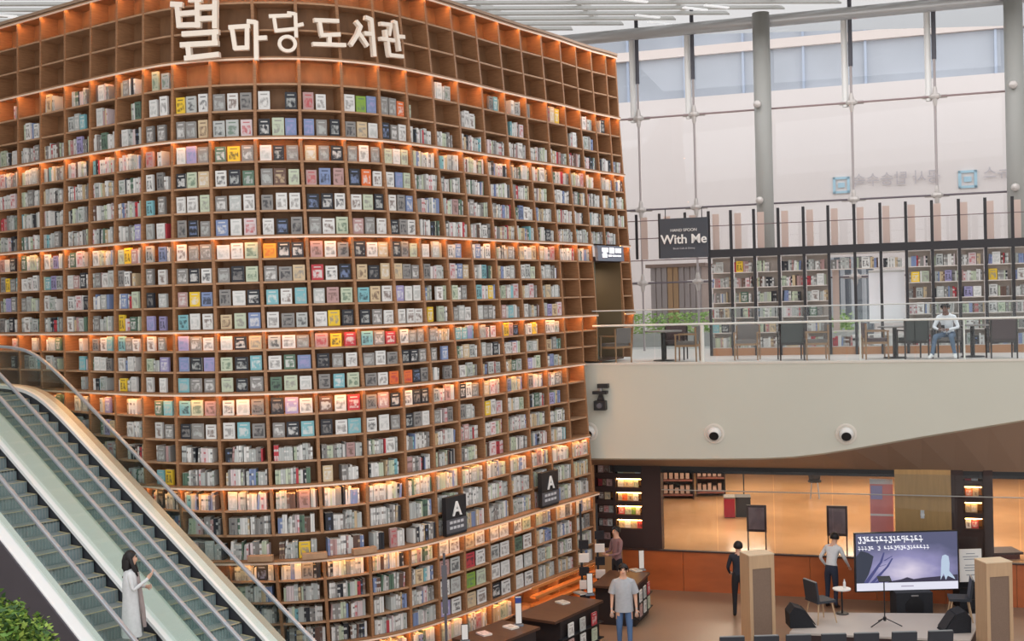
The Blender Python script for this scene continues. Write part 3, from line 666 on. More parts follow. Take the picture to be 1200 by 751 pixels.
for r in range(1, 9):
    nrow = ROWS[r]; hrow = (ZR[r] - ZR[r + 1]) / nrow
    for row in range(nrow):
        for c in range(RANGE[r][0], RANGE[r][1]):
            if (r, row) in T and 6 <= c < 12: continue
            if r == 1 and row < 2 and 6 <= c < 12: continue
            if r == 7 and 12 <= c < 16: continue
            lo, hi = .04, R.uniform(.86, .98); cp = .05
            if r == 1 and row < 2:
                if c not in OCC1[row]: continue
                lo, hi = OCC1[row][c]; cp = .35
            elif r == 3 and c >= 18 and row > 0: continue
            elif r == 4 and c >= 18: continue
            elif r in (5,) and c >= 18: continue
            elif c == 22: 
                if r == 2 and row == 3: continue
            if r in (3, 4) and c < 18: cp = .45
            if r == 5 and row < 2: cp = .4
            if c == 5 and r in (1, 2, 3, 4, 5): cp = .9
            if r == 4 and c < 3: lo, hi, cp = R.choice(((.5, .9), (.1, .9), (.6, .95))) + (.5,)
            if r == 4 and row == 2 and c < 2: continue
            if r == 5 and c < 6: lo = .3
            if r == 6 and c in (4,): continue
            if r == 7 and c < 7 and R.random() < .3: continue
            if r == 8 and c >= 15: continue
            n0, t0 = wn(r, c + .5)
            parts = 2 if 5 <= c <= 12 else 1
            for q in range(parts):
                a = c + .04 + (lo + (hi - lo) * q / parts) * .93; e = c + .04 + (lo + (hi - lo) * (q + 1) / parts) * .93
                wdt = (plan(r, e) - plan(r, a)).length
                n0, t0 = wn(r, (a + e) / 2)
                outv = -.04
                if r == 6 and row == 2 and 5 <= c <= 11: outv = .02
                pal = SPINE
                if r >= 6 and c < 12: pal = SPINE + DARKSP
                if r >= 6 and c >= 12: pal = 'WWWWGGGIITTBSEW'
                spines(ms, W(r, (row + 1) / nrow, (a + e) / 2, outv, .02), t0, n0, wdt, hrow * (.66 if r < 6 else .72), .2, pal, 1, cp, tmin=.026 if r < 6 else .03, tmax=.05 if r < 6 else .055)
        # end of bay loop
o = ms.build('book'); tag(o, 'remaining books filling the curved wall of shelves, mostly white and grey spines', 'book', kind='stuff')
o.name = 'shelved_books'
# pale boxes on the ledge between tiers seven and eight, and two A signs
for i, c in enumerate((7.75, 8.8, 9.8)):
    n0, t0 = wn(7, c); b = MB(); p = W(7, 0, c, .10, .03)
    b.obox(p - t0 * .22, t0 * .44, n0 * .14, UP * .1); o = b.build('box', WOODS, None, loc=p)
    tag(o, 'flat pale wooden box on the book ledge, %s of three from the left' % ('first', 'second', 'third')[i], 'box', 'pale boxes on the book ledge')
def a_sign(u, v_top, v_bot, u0, u1, label, c):
    n0, t0 = wn(7, c); base = W(7, 0, c, .17, .03)
    pl = lambda uu, vv: at_pl(uu, vv, base, n0)
    hgt = (pl(u, v_top) - pl(u, v_bot)).length; wdt = abs((pl(u1, v_bot) - pl(u0, v_bot)).dot(t0))
    t = thing('sign_stand', label, 'sign', base, world=True)
    b = MB(); b.obox(base - t0 * wdt / 2, t0 * wdt, -n0 * .1, UP * hgt); b.build('panel', BLACK, t)
    b = MB(); b.obox(base - t0 * wdt * .5 + n0 * .001 + UP * hgt * .06, t0 * wdt, n0 * .012, UP * hgt * .36); b.build('lower_panel', mat('sign_dark_grey', (84, 84, 90), .5), t)
    text('letter_a', 'A', hgt * .52, base + n0 * .02 + UP * hgt * .66, t0, UP, PAPER, t, .012)
    b = MB()
    for zz in (.3, .16):
        for k in range(4): b.obox(base - t0 * wdt * .36 + t0 * wdt * .18 * k + n0 * .012 + UP * hgt * zz, t0 * wdt * .13, n0 * .01, UP * hgt * .07)
    b.build('small_lettering', mat('sign_grey', (196, 196, 200), .6), t)['kind'] = 'stuff'
a_sign(527, 577, 622, 516, 540, 'black sign with a large white A, left one on the book ledge', 12.45)
a_sign(637, 549, 590, 627, 647, 'black sign with a large white A, right one nearer the deck', 16.45)
# timber slats at the foot of the right end
for i in range(4):
    pass
sl_t = thing('slatted_bench', 'orange lit timber slats along the foot of the shelves behind the dark table', 'bench', W(8, 1, 18), world=True)
for i in range(5):
    b = MB(); f0 = .02 + i * .19
    p = [W(8, f0, 15.6, .09 + .07 * i), W(8, f0, 18.9, .09 + .07 * i), W(8, f0, 18.9, .01), W(8, f0, 15.6, .01)]
    b.prism(p, -UP * .05); b.build('slat', mat('slat_orange', (200, 130, 70), .5), sl_t)
    e_ = .09 + .07 * i
    p = [W(8, f0, 15.7, e_ - .03, -.055), W(8, f0, 18.8, e_ - .03, -.055), W(8, f0, 18.8, e_ - .05, -.055), W(8, f0, 15.7, e_ - .05, -.055)]
    b = MB(); b.prism(p, -UP * .008); b.build('light_strip', LED2, sl_t)

# ================================================================== ESCALATORS
PHI = math.radians(51.43); EDN = Vector((math.sin(PHI), -math.cos(PHI), 0)); ELA = Vector((math.cos(PHI), math.sin(PHI), 0))
E0 = Vector((-9.078, 23.748, 0)); EZ0 = 5.025; TAN30 = math.tan(math.radians(30))
def ez(t):
    z = EZ0 - t * TAN30; k = .22
    a = ZD - .02
    z = -k * math.log(math.exp(-z / k) + math.exp(-a / k)) if z < 12 else a      # soft minimum with the landing
    return k * math.log(math.exp((z + .28) / k) + 1.0) - .28 if z < 3 else z
KE = .962
def EP(t, lat, h, z=None):
    p = E0 + EDN * t + ELA * lat + UP * ((ez(t) if z is None else 0) + h); p = CAM + (p - CAM) * KE
    if z is not None: p.z = z
    return p
TS = [-3.2, -2.4, -2.0, -1.7, -1.4, -1.2, -1.0, -.8, -.6, -.4, -.2, 0, .3, .8, 2, 3.5, 5, 6.5, 7.6, 8.2, 8.6, 9.0, 9.4, 10.0, 10.8]
def estrip(b, prof, ts=TS, mi=0):
    """sweep the closed section prof (lat, h) down the escalator"""
    n = len(prof); base = len(b.v)
    for t in ts:
        for lat, h in prof: b.v.append(tuple(EP(t, lat, h)))
    for i in range(len(ts) - 1):
        for k in range(n):
            k2 = (k + 1) % n; b.f.append((base + i * n + k, base + i * n + k2, base + (i + 1) * n + k2, base + (i + 1) * n + k)); b.m.append(mi)
    b.f.append(tuple(base + k for k in range(n))[::-1]); b.m.append(mi)
    b.f.append(tuple(base + (len(ts) - 1) * n + k for k in range(n))); b.m.append(mi)
ESTEP = mat('escalator_step', (150, 158, 160), .5, .3, noise=.05, scale=40, stretch=(30, 1, 1)); ESTEPR = mat('escalator_riser', (128, 144, 148), .5, .1)
EDECK = mat('white_deck_metal', (244, 244, 246), .45); EDECK2 = mat('grey_deck_metal', (220, 224, 222), .45); EWOOD = mat('beige_deck_trim', (196, 182, 170), .5)
RAIL = mat('grey_handrail', (164, 170, 178), .35, .4); GOLD = mat('step_edge_yellow', (196, 186, 148), .5)
def step_mesh():
    b = MB()
    b.obox(ELA * -1.0, ELA * 1.0, -EDN * .40, UP * -.03, 0)                     # tread
    b.obox(ELA * -1.0 + EDN * -.0, ELA * 1.0, -EDN * .02, UP * -.21, 1)          # riser
    b.obox(ELA * -1.0 + UP * .001, ELA * 1.0, -EDN * .035, UP * .004, 2)
    b.obox(ELA * -.045 + UP * .001, ELA * .045, -EDN * .38, UP * .004, 2)
    for i in range(16): b.obox(ELA * (-.97 + i * .06) + EDN * .001, ELA * .02, EDN * .006, UP * -.19, 0)
    return b.mesh('step', [ESTEP, ESTEPR, GOLD])
STEP = step_mesh()
def escalator(lat0, phase, label, left_deck, right_deck, clad):
    """lat0: right end of the steps"""
    t = thing('escalator', label, 'escalator', EP(4, lat0 - .5, 0, 0), world=True)
    k = -6
    while True:
        tt = phase + k * .3464; k += 1
        if tt > 9.6: break
        z = ez(tt)
        o = bpy.data.objects.new('step', STEP); COL.objects.link(o); o.parent = t
        o.location = EP(tt, lat0 - .01, 0) - t.location; o.scale = (KE,) * 3
    for side, lat in (('l', lat0 - 1.09), ('r', lat0 + .06)):
        b = MB(); estrip(b, [(lat - .008, .10), (lat + .008, .10), (lat + .008, .90), (lat - .008, .90)]); b.build('balustrade_glass', GLASS_E, t)
        b = MB(); estrip(b, [(lat - .035, .91), (lat - .035, .95), (lat - .02, .965), (lat + .02, .965), (lat + .035, .95), (lat + .035, .91)]); b.build('handrail', RAIL, t)
        s = 1 if side == 'r' else -1
        b = MB(); estrip(b, [(lat - .05 * s, -.30), (lat - .045 * s, .10), (lat - .02 * s, .10), (lat - .025 * s, -.30)][::s]); b.build('skirt_panel', mat('dark_skirt', (76, 76, 84), .4, .4), t)
    for nm, l0, l1, mm in left_deck + right_deck:
        b = MB(); estrip(b, [(l0, .06), (l1, .06), (l1, .13), (l0, .13)]); b.build(nm, mm, t)
    for lat in clad:
        b = MB(); n_ = len(TS)
        for i in range(n_ - 1):
            b.prism([EP(TS[i], lat, .1), EP(TS[i], lat, 0, .01), EP(TS[i + 1], lat, 0, .01), EP(TS[i + 1], lat, .1)], ELA * .04)
        b.build('cladding', DARKG, t)
    b = MB(); estrip(b, [(lat0 - 1.1, -.6), (lat0 + .1, -.6), (lat0 + .1, -.45), (lat0 - 1.1, -.45)]); b.build('truss', BLACK, t)
    return t
escalator(0, .0, 'right-hand escalator descending in front of the curved bookshelves, empty steps', [('deck_panel', -1.33, -1.05, EDECK2)], [('deck_panel', .0, .2, EDECK), ('deck_trim', .2, .34, EWOOD)], [.3])
escalator(-1.548, .823, 'left-hand escalator with a woman standing near its foot', [('deck_panel', -2.83, -2.60, EDECK), ('deck_panel', -2.60, -2.5, EDECK2)], [('deck_panel', -1.58, -1.42, EDECK), ('deck_panel', -1.42, -1.33, EDECK2)], [-2.86])

# ================================================================== PEOPLE
PM = {}
def person(name_label, loc, rz, J, rad, colours, group=None, hair='short', scale=1.0, extra=None, cat='person', fingers=True):
    """J: joints in a local frame, +y forward, +x to the person's right; one continuous skinned body"""
    names = list(J); idx = {n: i for i, n in enumerate(names)}
    verts = [Vector(J[n]) for n in names]; radii = [rad(n) for n in names]; edges = []
    par = {'belly': 'pelvis', 'chest': 'belly', 'upchest': 'chest', 'neck': 'upchest', 'jaw': 'neck', 'head': 'jaw', 'crown': 'head', 'nose': 'head'}
    for s in 'lr':
        par.update({'hip' + s: 'pelvis', 'knee' + s: 'hip' + s, 'ankle' + s: 'knee' + s, 'heel' + s: 'ankle' + s, 'toe' + s: 'ankle' + s, 'sho' + s: 'upchest', 'elb' + s: 'sho' + s, 'wri' + s: 'elb' + s, 'hand' + s: 'wri' + s})
    for n, p in par.items():
        if n in idx and p in idx: edges.append((idx[p], idx[n]))
    reg = list(names)
    if fingers:
        for s in 'lr':
            h = verts[idx['hand' + s]]; wv = verts[idx['wri' + s]]; d = (h - wv).normalized(); side = d.cross(Vector((0, 1, 0)))
            if side.length < .2: side = d.cross(Vector((0, 0, 1)))
            side.normalize(); pn = d.cross(side)
            for k, (o, L) in enumerate(((-.03, .06), (-.01, .075), (.01, .07), (.028, .055))):
                i0 = len(verts); verts += [h + side * o + d * .03, h + side * o + d * (.03 + L * .55) + pn * .01, h + side * o * 1.05 + d * (.03 + L * .9) + pn * .03]; radii += [(.009, .009), (.009, .009), (.007, .007)]; reg += ['hand' + s] * 3
                edges += [(idx['hand' + s], i0), (i0, i0 + 1), (i0 + 1, i0 + 2)]
            i0 = len(verts); verts += [wv.lerp(h, .6) - side * .035, wv.lerp(h, .6) - side * .055 + d * .04]; radii += [(.011, .011), (.009, .009)]; reg += ['hand' + s] * 2
            edges += [(idx['hand' + s], i0), (i0, i0 + 1)]
    me = bpy.data.meshes.new('sk'); me.from_pydata([tuple(v) for v in verts], edges, []); me.update()
    o = bpy.data.objects.new('sk', me); COL.objects.link(o)
    md = o.modifiers.new('s', 'SKIN'); md.use_smooth_shade = True
    for i, sv in enumerate(me.skin_vertices[0].data):
        sv.radius = radii[i]; sv.use_root = (i == idx['pelvis'])
    sb = o.modifiers.new('d', 'SUBSURF'); sb.levels = 1; sb.render_levels = 1
    dg = bpy.context.evaluated_depsgraph_get(); ev = o.evaluated_get(dg); bm_ = bpy.data.meshes.new_from_object(ev); bm_.name = 'body'
    bpy.data.objects.remove(o)
    # cloth regions from the nearest bone
    segs = [(verts[a], verts[c], reg[a], reg[c]) for a, c in edges]
    ml = []; mi = {}
    def col(n, p):
        if n in ('jaw', 'head', 'crown', 'nose', 'neck'): return 'skin'
        if n[:4] in ('hand',): return 'skin'
        if n[:3] == 'wri': return 'skin' if colours.get('short') else 'top'
        if n[:3] == 'elb': return 'skin' if colours.get('short') else 'top'
        if n[:4] in ('knee',) or n[:3] == 'ank' or n[:3] == 'hip': return 'legs'
        if n[:3] in ('toe', 'hee'): return 'shoes'
        if n == 'pelvis': return 'legs'
        return 'top'
    keys = ['skin', 'top', 'legs', 'shoes']
    for k in keys: bm_.materials.append(colours[k])
    for f in bm_.polygons:
        c = f.center; best = None
        for a, e, na, ne in segs:
            ab = e - a; tt = max(0, min(1, (c - a).dot(ab) / max(ab.length_squared, 1e-9))); dd = (a + ab * tt - c).length
            if best is None or dd < best[0]: best = (dd, na if tt < .5 else ne, na, ne, tt)
        _, n_, na, ne, tt = best
        if ne[:3] == 'wri' or ne[:4] == 'hand':
            r_ = 'skin' if (colours.get('short') and ne[:3] == 'wri') or (ne[:4] == 'hand' and tt > .15) else 'top'
        elif ne[:3] == 'elb': r_ = 'skin' if (colours.get('short') and tt > .75) else 'top'
        elif ne[:3] in ('toe', 'hee'): r_ = 'shoes' if True else 'legs'
        elif ne[:4] in ('knee', 'ankl') or ne[:3] == 'hip': r_ = 'legs'
        elif ne in ('neck',): r_ = 'skin' if tt > .4 else 'top'
        elif ne in ('jaw', 'head', 'crown', 'nose'): r_ = 'skin'
        elif na == 'pelvis' and tt < .35: r_ = 'legs'
        else: r_ = 'top'
        f.material_index = keys.index(r_); f.use_smooth = True
    t = thing('person', name_label, cat, loc, rz, group); t.scale = (scale,) * 3
    bo = bpy.data.objects.new('body', bm_); COL.objects.link(bo); bo.parent = t
    H = Vector(J['head']); C = Vector(J['crown']); ax = (C - H).normalized(); fw = Vector(J['nose']) - H; fw = (fw - ax * fw.dot(ax)).normalized(); rt = fw.cross(ax)
    # eyes, mouth, ears, hair
    for s in (-1, 1):
        b = MB(); b.lathe(H + fw * .083 + rt * .032 * s + ax * .012, [(.002, -.008), (.011, -.004), (.013, 0), (.011, .004), (.002, .008)], 8, axis=fw); b.build('eye', mat('dark_eye', (30, 24, 22), .3), t)
        b = MB(); b.lathe(H + rt * .083 * s - ax * .01 - fw * .005, [(.008, -.012), (.022, -.006), (.026, 0), (.02, .008)], 8, axis=rt * s); b.build('ear', SKIN, t)
    b = MB(); b.box(tuple(H + fw * .086 - ax * .052), (.035, .012, .008)); b.build('mouth', mat('lip', (176, 104, 98), .5), t)
    b = MB(); n1, n2 = 12, 8
    for i in range(n2 + 1):
        ph = math.pi * .62 * i / n2
        for k in range(n1):
            q = 2 * math.pi * k / n1; fr = math.cos(q)               # fr=1 is the face side
            lim = ph * (1 - .38 * max(0, fr)) if hair != 'bald' else ph
            rr = .108 + R.uniform(-.003, .003)
            b.v.append(tuple(H + ax * (.02 + rr * math.cos(lim) * 1.06) + (fw * math.cos(q) + rt * math.sin(q)) * rr * math.sin(lim) - fw * .012))
    for i in range(n2):
        for k in range(n1): b.f.append((i * n1 + k, i * n1 + (k + 1) % n1, (i + 1) * n1 + (k + 1) % n1, (i + 1) * n1 + k)); b.m.append(0)
    if hair == 'long':
        pts = [H + ax * .06 - fw * .03, H - fw * .055 - ax * .02, H - fw * .08 - ax * .14, H - fw * .11 - ax * .28, H - fw * .12 - ax * .42, H - fw * .115 - ax * .50]
        b.tube(pts, [.085, .1, .095, .088, .07, .02], 10)
        for s in (-1, 1): b.tube([H + rt * .07 * s + ax * .04, H + rt * .088 * s - ax * .06, H + rt * .09 * s + fw * .03 - ax * .2, H + rt * .08 * s + fw * .06 - ax * .30], [.03, .036, .032, .01], 8)
    b.smooth = True; b.build('hair', HAIR, t)
    if extra: extra(t)
    return t
def radf(g=1.0, female=False):
    tab = {'pelvis': (.135, .105), 'belly': (.125, .1), 'chest': (.145, .11), 'upchest': (.13, .09), 'neck': (.055, .055), 'jaw': (.066, .075), 'head': (.078, .092), 'crown': (.055, .065), 'nose': (.013, .013),
           'hip': (.095, .095), 'knee': (.062, .062), 'ankle': (.042, .042), 'toe': (.042, .03), 'heel': (.035, .035), 'sho': (.062, .062), 'elb': (.043, .043), 'wri': (.029, .025), 'hand': (.04, .018)}
    def f(n):
        k = n if n in tab else n[:-1]
        a, c = tab[k]; q = g * (.9 if female and k in ('belly', 'chest', 'upchest', 'sho', 'elb') else 1) if k not in ('head', 'jaw', 'crown', 'nose', 'hand', 'wri') else 1
        return (a * q, c * q)
    return f
def stand():
    J = {'pelvis': (0, 0, .93), 'belly': (0, .005, 1.07), 'chest': (0, 0, 1.23), 'upchest': (0, -.01, 1.37), 'neck': (0, -.005, 1.46), 'jaw': (0, .015, 1.535), 'head': (0, .01, 1.60), 'crown': (0, 0, 1.665), 'nose': (0, .105, 1.585)}
    for s, x in (('l', -1), ('r', 1)):
        J.update({'hip' + s: (.085 * x, 0, .87), 'knee' + s: (.1 * x, .02, .48), 'ankle' + s: (.105 * x, -.02, .085), 'toe' + s: (.12 * x, .14, .035), 'heel' + s: (.105 * x, -.05, .04),
                  'sho' + s: (.165 * x, -.01, 1.38), 'elb' + s: (.225 * x, -.03, 1.11), 'wri' + s: (.24 * x, .05, .87), 'hand' + s: (.24 * x, .075, .79)})
    return J
def cl(name, rgb): return mat('cloth_' + name, rgb, .85, noise=.05, scale=20)
# woman on the left escalator: profile to the right, long pale cardigan, hand raised to her chin
J = stand(); J.update({'elbr': (.20, .04, 1.12), 'wrir': (.12, .25, 1.26), 'handr': (.07, .31, 1.33), 'elbl': (-.2, .02, 1.12), 'wril': (-.1, .22, 1.10), 'handl': (-.02, .28, 1.12), 'kneer': (.09, .05, .48), 'ankler': (.1, .04, .085), 'toer': (.11, .2, .035), 'heelr': (.1, .01, .04)})
def pix(p):
    q = Vector(p) - CAM; z = q.dot(cF); return 600 + F_PX * q.dot(cR) / z, 375.5 - F_PX * q.dot(cU) / z
best = None
for k_ in range(26):
    t_ = .823 + k_ * .3464; p_ = E0 + EDN * (t_ - .17) + ELA * -2.1 + UP * (EZ0 - t_ * TAN30); p_ = CAM + (p_ - CAM) * KE; e_ = abs(pix(p_)[1] - 766)
    if best is None or e_ < best[0]: best = (e_, p_, t_)
pw = best[1]
uw_ = pix(pw)[0]
CARD = cl('pale_grey_knit', (206, 208, 210))
def cardigan(t):
    b = MB(); N = 18; rings = [(1.42, .12, .075), (1.38, .19, .105), (1.2, .185, .13), (1.0, .18, .135), (.8, .19, .15), (.55, .205, .165), (.36, .215, .17)]
    for z, rx, ry in rings:
        for k in range(N):
            q = math.pi * .5 + (.32 + (2 * math.pi - .64) * k / (N - 1))
            w_ = 1 + .04 * math.sin(k * 2.4 + z * 3); b.v.append((rx * math.cos(q) * w_, ry * math.sin(q) * w_ - .01, z))
    for i in range(len(rings) - 1):
        for k in range(N - 1): b.f.append((i * N + k, i * N + k + 1, (i + 1) * N + k + 1, (i + 1) * N + k)); b.m.append(0)
    b.smooth = True; b.build('cardigan', CARD, t)
    b = MB(); b.tube([(.06, .10, 1.38), (.07, .135, 1.1), (.08, .17, .8), (.08, .19, .5)], [.03, .035, .04, .03], 8); b.build('scarf', cl('taupe', (150, 136, 134)), t)
person('woman in a long pale grey cardigan standing on the left escalator', pw, math.radians(-78), J, radf(.9, True),
       dict(skin=SKIN, top=CARD, legs=cl('black', (36, 36, 42)), shoes=mat('dark_shoe', (30, 28, 30), .4)), hair='long', extra=cardigan, scale=.94)
# man in grey T-shirt and jeans, walking towards the camera between the tables
J = stand(); J.update({'kneel': (-.1, .06, .48), 'anklel': (-.1, .08, .085), 'toel': (-.12, .24, .035), 'heell': (-.1, .05, .04), 'ankler': (.1, -.1, .09), 'toer': (.11, .05, .035), 'heelr': (.1, -.14, .05)})
g_ = at_y(730, 664, 24.1); pt_ = Vector((g_.x, 24.1, 0))
def tee(t):
    b = MB(); N = 20; rings = [(1.41, .15, .075), (1.33, .20, .115), (1.15, .17, .13), (.95, .175, .135), (.80, .185, .14)]
    for z, rx, ry in rings:
        for k in range(N):
            q = 2 * math.pi * k / N; w_ = 1 + .03 * math.sin(k * 2.1 + z * 5); b.v.append((rx * math.cos(q) * w_, ry * math.sin(q) * w_ - .005, z))
    for i in range(len(rings) - 1):
        for k in range(N): b.f.append((i * N + k, i * N + (k + 1) % N, (i + 1) * N + (k + 1) % N, (i + 1) * N + k)); b.m.append(0)
    for s in (-1, 1): b.tube([(.15 * s, -.01, 1.385), (.2 * s, -.018, 1.25), (.222 * s, -.025, 1.15)], [.075, .078, .082], 10, caps=False)
    b.smooth = True; b.build('t_shirt', cl('heather_grey', (172, 176, 182)), t)
person('man in grey T-shirt and blue jeans walking between the dark display tables', pt_, math.radians(176), J, radf(),
       dict(skin=SKIN, top=cl('heather_grey', (172, 176, 182)), legs=cl('blue_denim', (84, 112, 152)), shoes=mat('dark_shoe', (30, 28, 30), .4), short=True), scale=1.04, extra=tee)
# man in black, back to the camera
J = stand(); J.update({'elbl': (-.24, .02, 1.12), 'wril': (-.2, .16, .98), 'handl': (-.16, .22, .95)})
g_ = at_z(867, 723, 0)
person('man in black seen from behind, left of the front speaker column', Vector((g_.x, g_.y, 0)), math.radians(-8), J, radf(1.02),
       dict(skin=SKIN, top=cl('navy_black', (44, 48, 60)), legs=cl('black', (36, 36, 42)), shoes=mat('dark_shoe', (30, 28, 30), .4)), scale=.985)
# man in white shirt behind the stage, leaning
J = stand()
for k in ('chest', 'upchest', 'neck', 'jaw', 'head', 'crown', 'nose', 'shol', 'shor'):
    x, y, z = J[k]; q = z - .93; J[k] = (x, y + q * .30, .93 + q * .96)
J.update({'elbl': (-.3, .06, 1.12), 'wril': (-.24, .2, .93), 'handl': (-.2, .26, .89), 'elbr': (.27, .16, 1.12), 'wrir': (.26, .34, .95), 'handr': (.25, .4, .9)})
g_ = at_z(975, 713, 0)
person('man in white shirt and dark trousers leaning over beside the big screen', Vector((g_.x, g_.y, 0)), math.radians(-42), J, radf(),
       dict(skin=SKIN, top=cl('white', (216, 220, 224)), legs=cl('dark_navy', (46, 52, 70)), shoes=mat('dark_shoe', (30, 28, 30), .4)), scale=1.0)
# shop assistant in mauve behind the far table
J = stand(); J.update({'elbr': (.2, .05, 1.12), 'wrir': (.1, .26, 1.12), 'handr': (.05, .33, 1.14), 'elbl': (-.2, .05, 1.12), 'wril': (-.08, .26, 1.08), 'handl': (-.02, .33, 1.1)})
g_ = at_y(722, 612, 28.3)
person('person in a mauve top standing behind the far display table', Vector((g_.x, 28.3, 0)), math.radians(120), J, radf(.95),
       dict(skin=SKIN, top=cl('mauve', (138, 108, 110)), legs=cl('black', (36, 36, 42)), shoes=mat('dark_shoe', (30, 28, 30), .4)), scale=1.02)

# ================================================================== UPPER DECK: railing, shelves, chairs
rl = thing('glass_railing', 'glass railing with a slim white handrail along the upper deck edge', 'railing', D(6, .05, ZD + .03), world=True)
zh = onD(950, 377, .05)[1]; zt = onD(950, 358.5, .05)[1]
b = MB(); b.tube([D(.25, .05, zh), D(16, .05, zh)], .025, 8); b.build('handrail', mat('pale_rail', (226, 226, 220), .3), rl)
b = MB(); b.tube([D(.25, .05, zt), D(16, .05, zt)], .018, 6); b.build('top_rail', mat('pale_rail2', (200, 202, 200), .3), rl)
for i in range(11):
    b = MB(); b.obox(D(.3 + i * 1.45, .06, ZD + .03), DS * 1.42, DN * .012, UP * (zt - ZD - .03)); b.build('glass_panel', GLASS_R, rl)
for u in (823, 1008, 1130):
    s = sU(u, 400, .08); b = MB(); b.tube([D(s, .08, ZD + .03), D(s, .08, zh)], .02 if u != 823 else .045, 8); b.build('post', mat('pale_rail', (226, 226, 220), .3), rl)
SHD = 3.3
posts_u = [832, 858, 885, 913.5, 943, 972, 1002.5, 1033, 1063, 1093.5, 1125, 1156, 1188]
ps = [sU(u, 330, SHD) for u in posts_u]; ps += [ps[-1] + (ps[-1] - ps[-2])]
ztop = onD(1063, 236, SHD)[1]; zbeam = onD(1000, 291, SHD)[1]; zplinth = onD(1063, 405, SHD)[1]
ub = thing('steel_bookshelf', 'black steel framed bookshelves in a row on the upper deck', 'bookcase', D((ps[0] + ps[-1]) / 2, SHD, ZD), world=True)
BPOST = mat('black_post', (44, 42, 46), .5); PBOARD = mat('pale_pink_board', (206, 184, 174), .6); PLN = mat('plinth_oak', (176, 128, 92), .5)
for s in ps:
    b = MB(); b.obox(D(s - .035, SHD - .04, ZD), DS * .07, DN * .08, UP * (ztop - ZD)); b.build('post', BPOST, ub)
    b = MB(); b.obox(D(s + .05, SHD + .34, zbeam), DS * .17, DN * .03, UP * (ztop - zbeam - .06)); b.build('rear_board', PBOARD, ub)
for z in (ztop - .38, ztop - 1.02 if ztop - 1.02 > zbeam else zbeam + .5):
    b = MB(); b.tube([D(ps[0], SHD + .1, z), D(ps[-1], SHD + .1, z)], .012, 6); b.build('rod', mat('rod_brown', (120, 100, 100), .5), ub)
b = MB(); b.obox(D(ps[0] - .03, SHD - .06, zbeam - .1), DS * (ps[-1] - ps[0]), DN * .12, UP * .2); b.build('beam', BPOST, ub)
nr_ = 6; h_ = (zbeam - .12 - zplinth) / nr_
mu = Mass()
for i in range(len(ps) - 1):
    b = MB(); b.obox(D(ps[i] + .035, SHD, ZD), DS * (ps[i + 1] - ps[i] - .07), DN * .3, UP * (zplinth - ZD)); b.build('plinth', PLN, ub)
    op = i in (5, 6, 7)
    wd_ = ps[i + 1] - ps[i] - .07
    for j in range(nr_ + 1):
        z = zplinth + j * h_
        if op and 2 <= j <= 4: continue
        b = MB(); b.obox(D(ps[i] + .035, SHD, z - .012), DS * wd_, DN * .3, UP * .024); b.build('shelf', mat('pale_shelf', (206, 198, 192), .5), ub)
        if j == nr_: continue
        if op and 1 <= j <= 4: continue
        if not (op):
            b = MB(); b.obox(D(ps[i] + .035, SHD + .29, z), DS * wd_, DN * .012, UP * h_); b.build('back_panel', mat('pale_back', (190, 178, 170), .6), ub)
        spines(mu, D(ps[i] + .035 + wd_ / 2, SHD + .04, z + .012), DS, -DN, wd_, h_ * .68, .18, 'WWWGGGSSTIIPEWKRDB', R.uniform(.85, 1), .1, tmin=.03, tmax=.05)
# closed cells hold a white roller blind and dark frame around the opening
o = mu.build('cafe_books'); tag(o, 'many pale books packed on the black steel shelves of the upper deck', 'book', kind='stuff')
s0_, z0_ = onD(1019, 378, SHD + .36); s1_, z1_ = onD(1060, 317, SHD + .36)
bt = thing('roller_blind', 'plain white roller blind hanging in the opening of the upper shelves', 'blind', D((s0_ + s1_) / 2, SHD + .36, z0_), world=True)
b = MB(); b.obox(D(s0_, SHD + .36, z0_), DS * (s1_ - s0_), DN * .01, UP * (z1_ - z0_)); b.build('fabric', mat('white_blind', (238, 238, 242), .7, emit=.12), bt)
b = MB(); b.tube([D(s0_, SHD + .37, z1_), D(s1_, SHD + .37, z1_)], .035, 8); b.build('roller', WHITE, bt)
b = MB(); b.obox(D(s0_, SHD + .35, z0_ - .02), DS * (s1_ - s0_), DN * .03, UP * .03); b.build('bottom_bar', WHITE, bt)
sp_ = sU(976, 350, SHD + .36)
b = MB(); b.obox(D(sp_, SHD + .36, zplinth + h_), DS * .16, DN * .03, UP * h_ * 4); b.build('end_panel', PBOARD, ub)
# black steel frame left of the shelves that carries the sign
fr = thing('sign_gantry', 'black steel frame with thin rods beside the black hanging sign', 'frame', D(sU(800, 330, SHD), SHD, ZD + 2), world=True)
for u in (746, 773, 803):
    s = sU(u, 270, SHD); zb_ = onD(746, 304, SHD)[1]; b = MB(); b.obox(D(s - .03, SHD - .04, zb_), DS * .06, DN * .08, UP * (ztop - zb_)); b.build('post', BPOST, fr)
    b = MB(); b.obox(D(s + .05, SHD + .34, zb_), DS * .17, DN * .03, UP * (ztop - zb_ - .06)); b.build('rear_board', PBOARD, fr)
for v in (257, 278, 304):
    z = onD(790, v, SHD)[1]; b = MB(); b.tube([D(sU(728, 280, SHD), SHD + .1, z), D(ps[0], SHD + .1, z)], .014, 6); b.build('rod', mat('rod_brown', (120, 100, 100), .5), fr)
sa_, za_ = onD(774, 303, SHD - .15); sb_, zb_ = onD(829, 254, SHD - .15)
bs = thing('hanging_sign', 'square charcoal hanging sign reading With Me in white', 'sign', D((sa_ + sb_) / 2, SHD - .15, za_), world=True)
b = MB(); b.obox(D(sa_, SHD - .15, za_), DS * (sb_ - sa_), DN * .06, UP * (zb_ - za_)); b.build('panel', mat('charcoal_sign', (72, 76, 84), .7), bs)
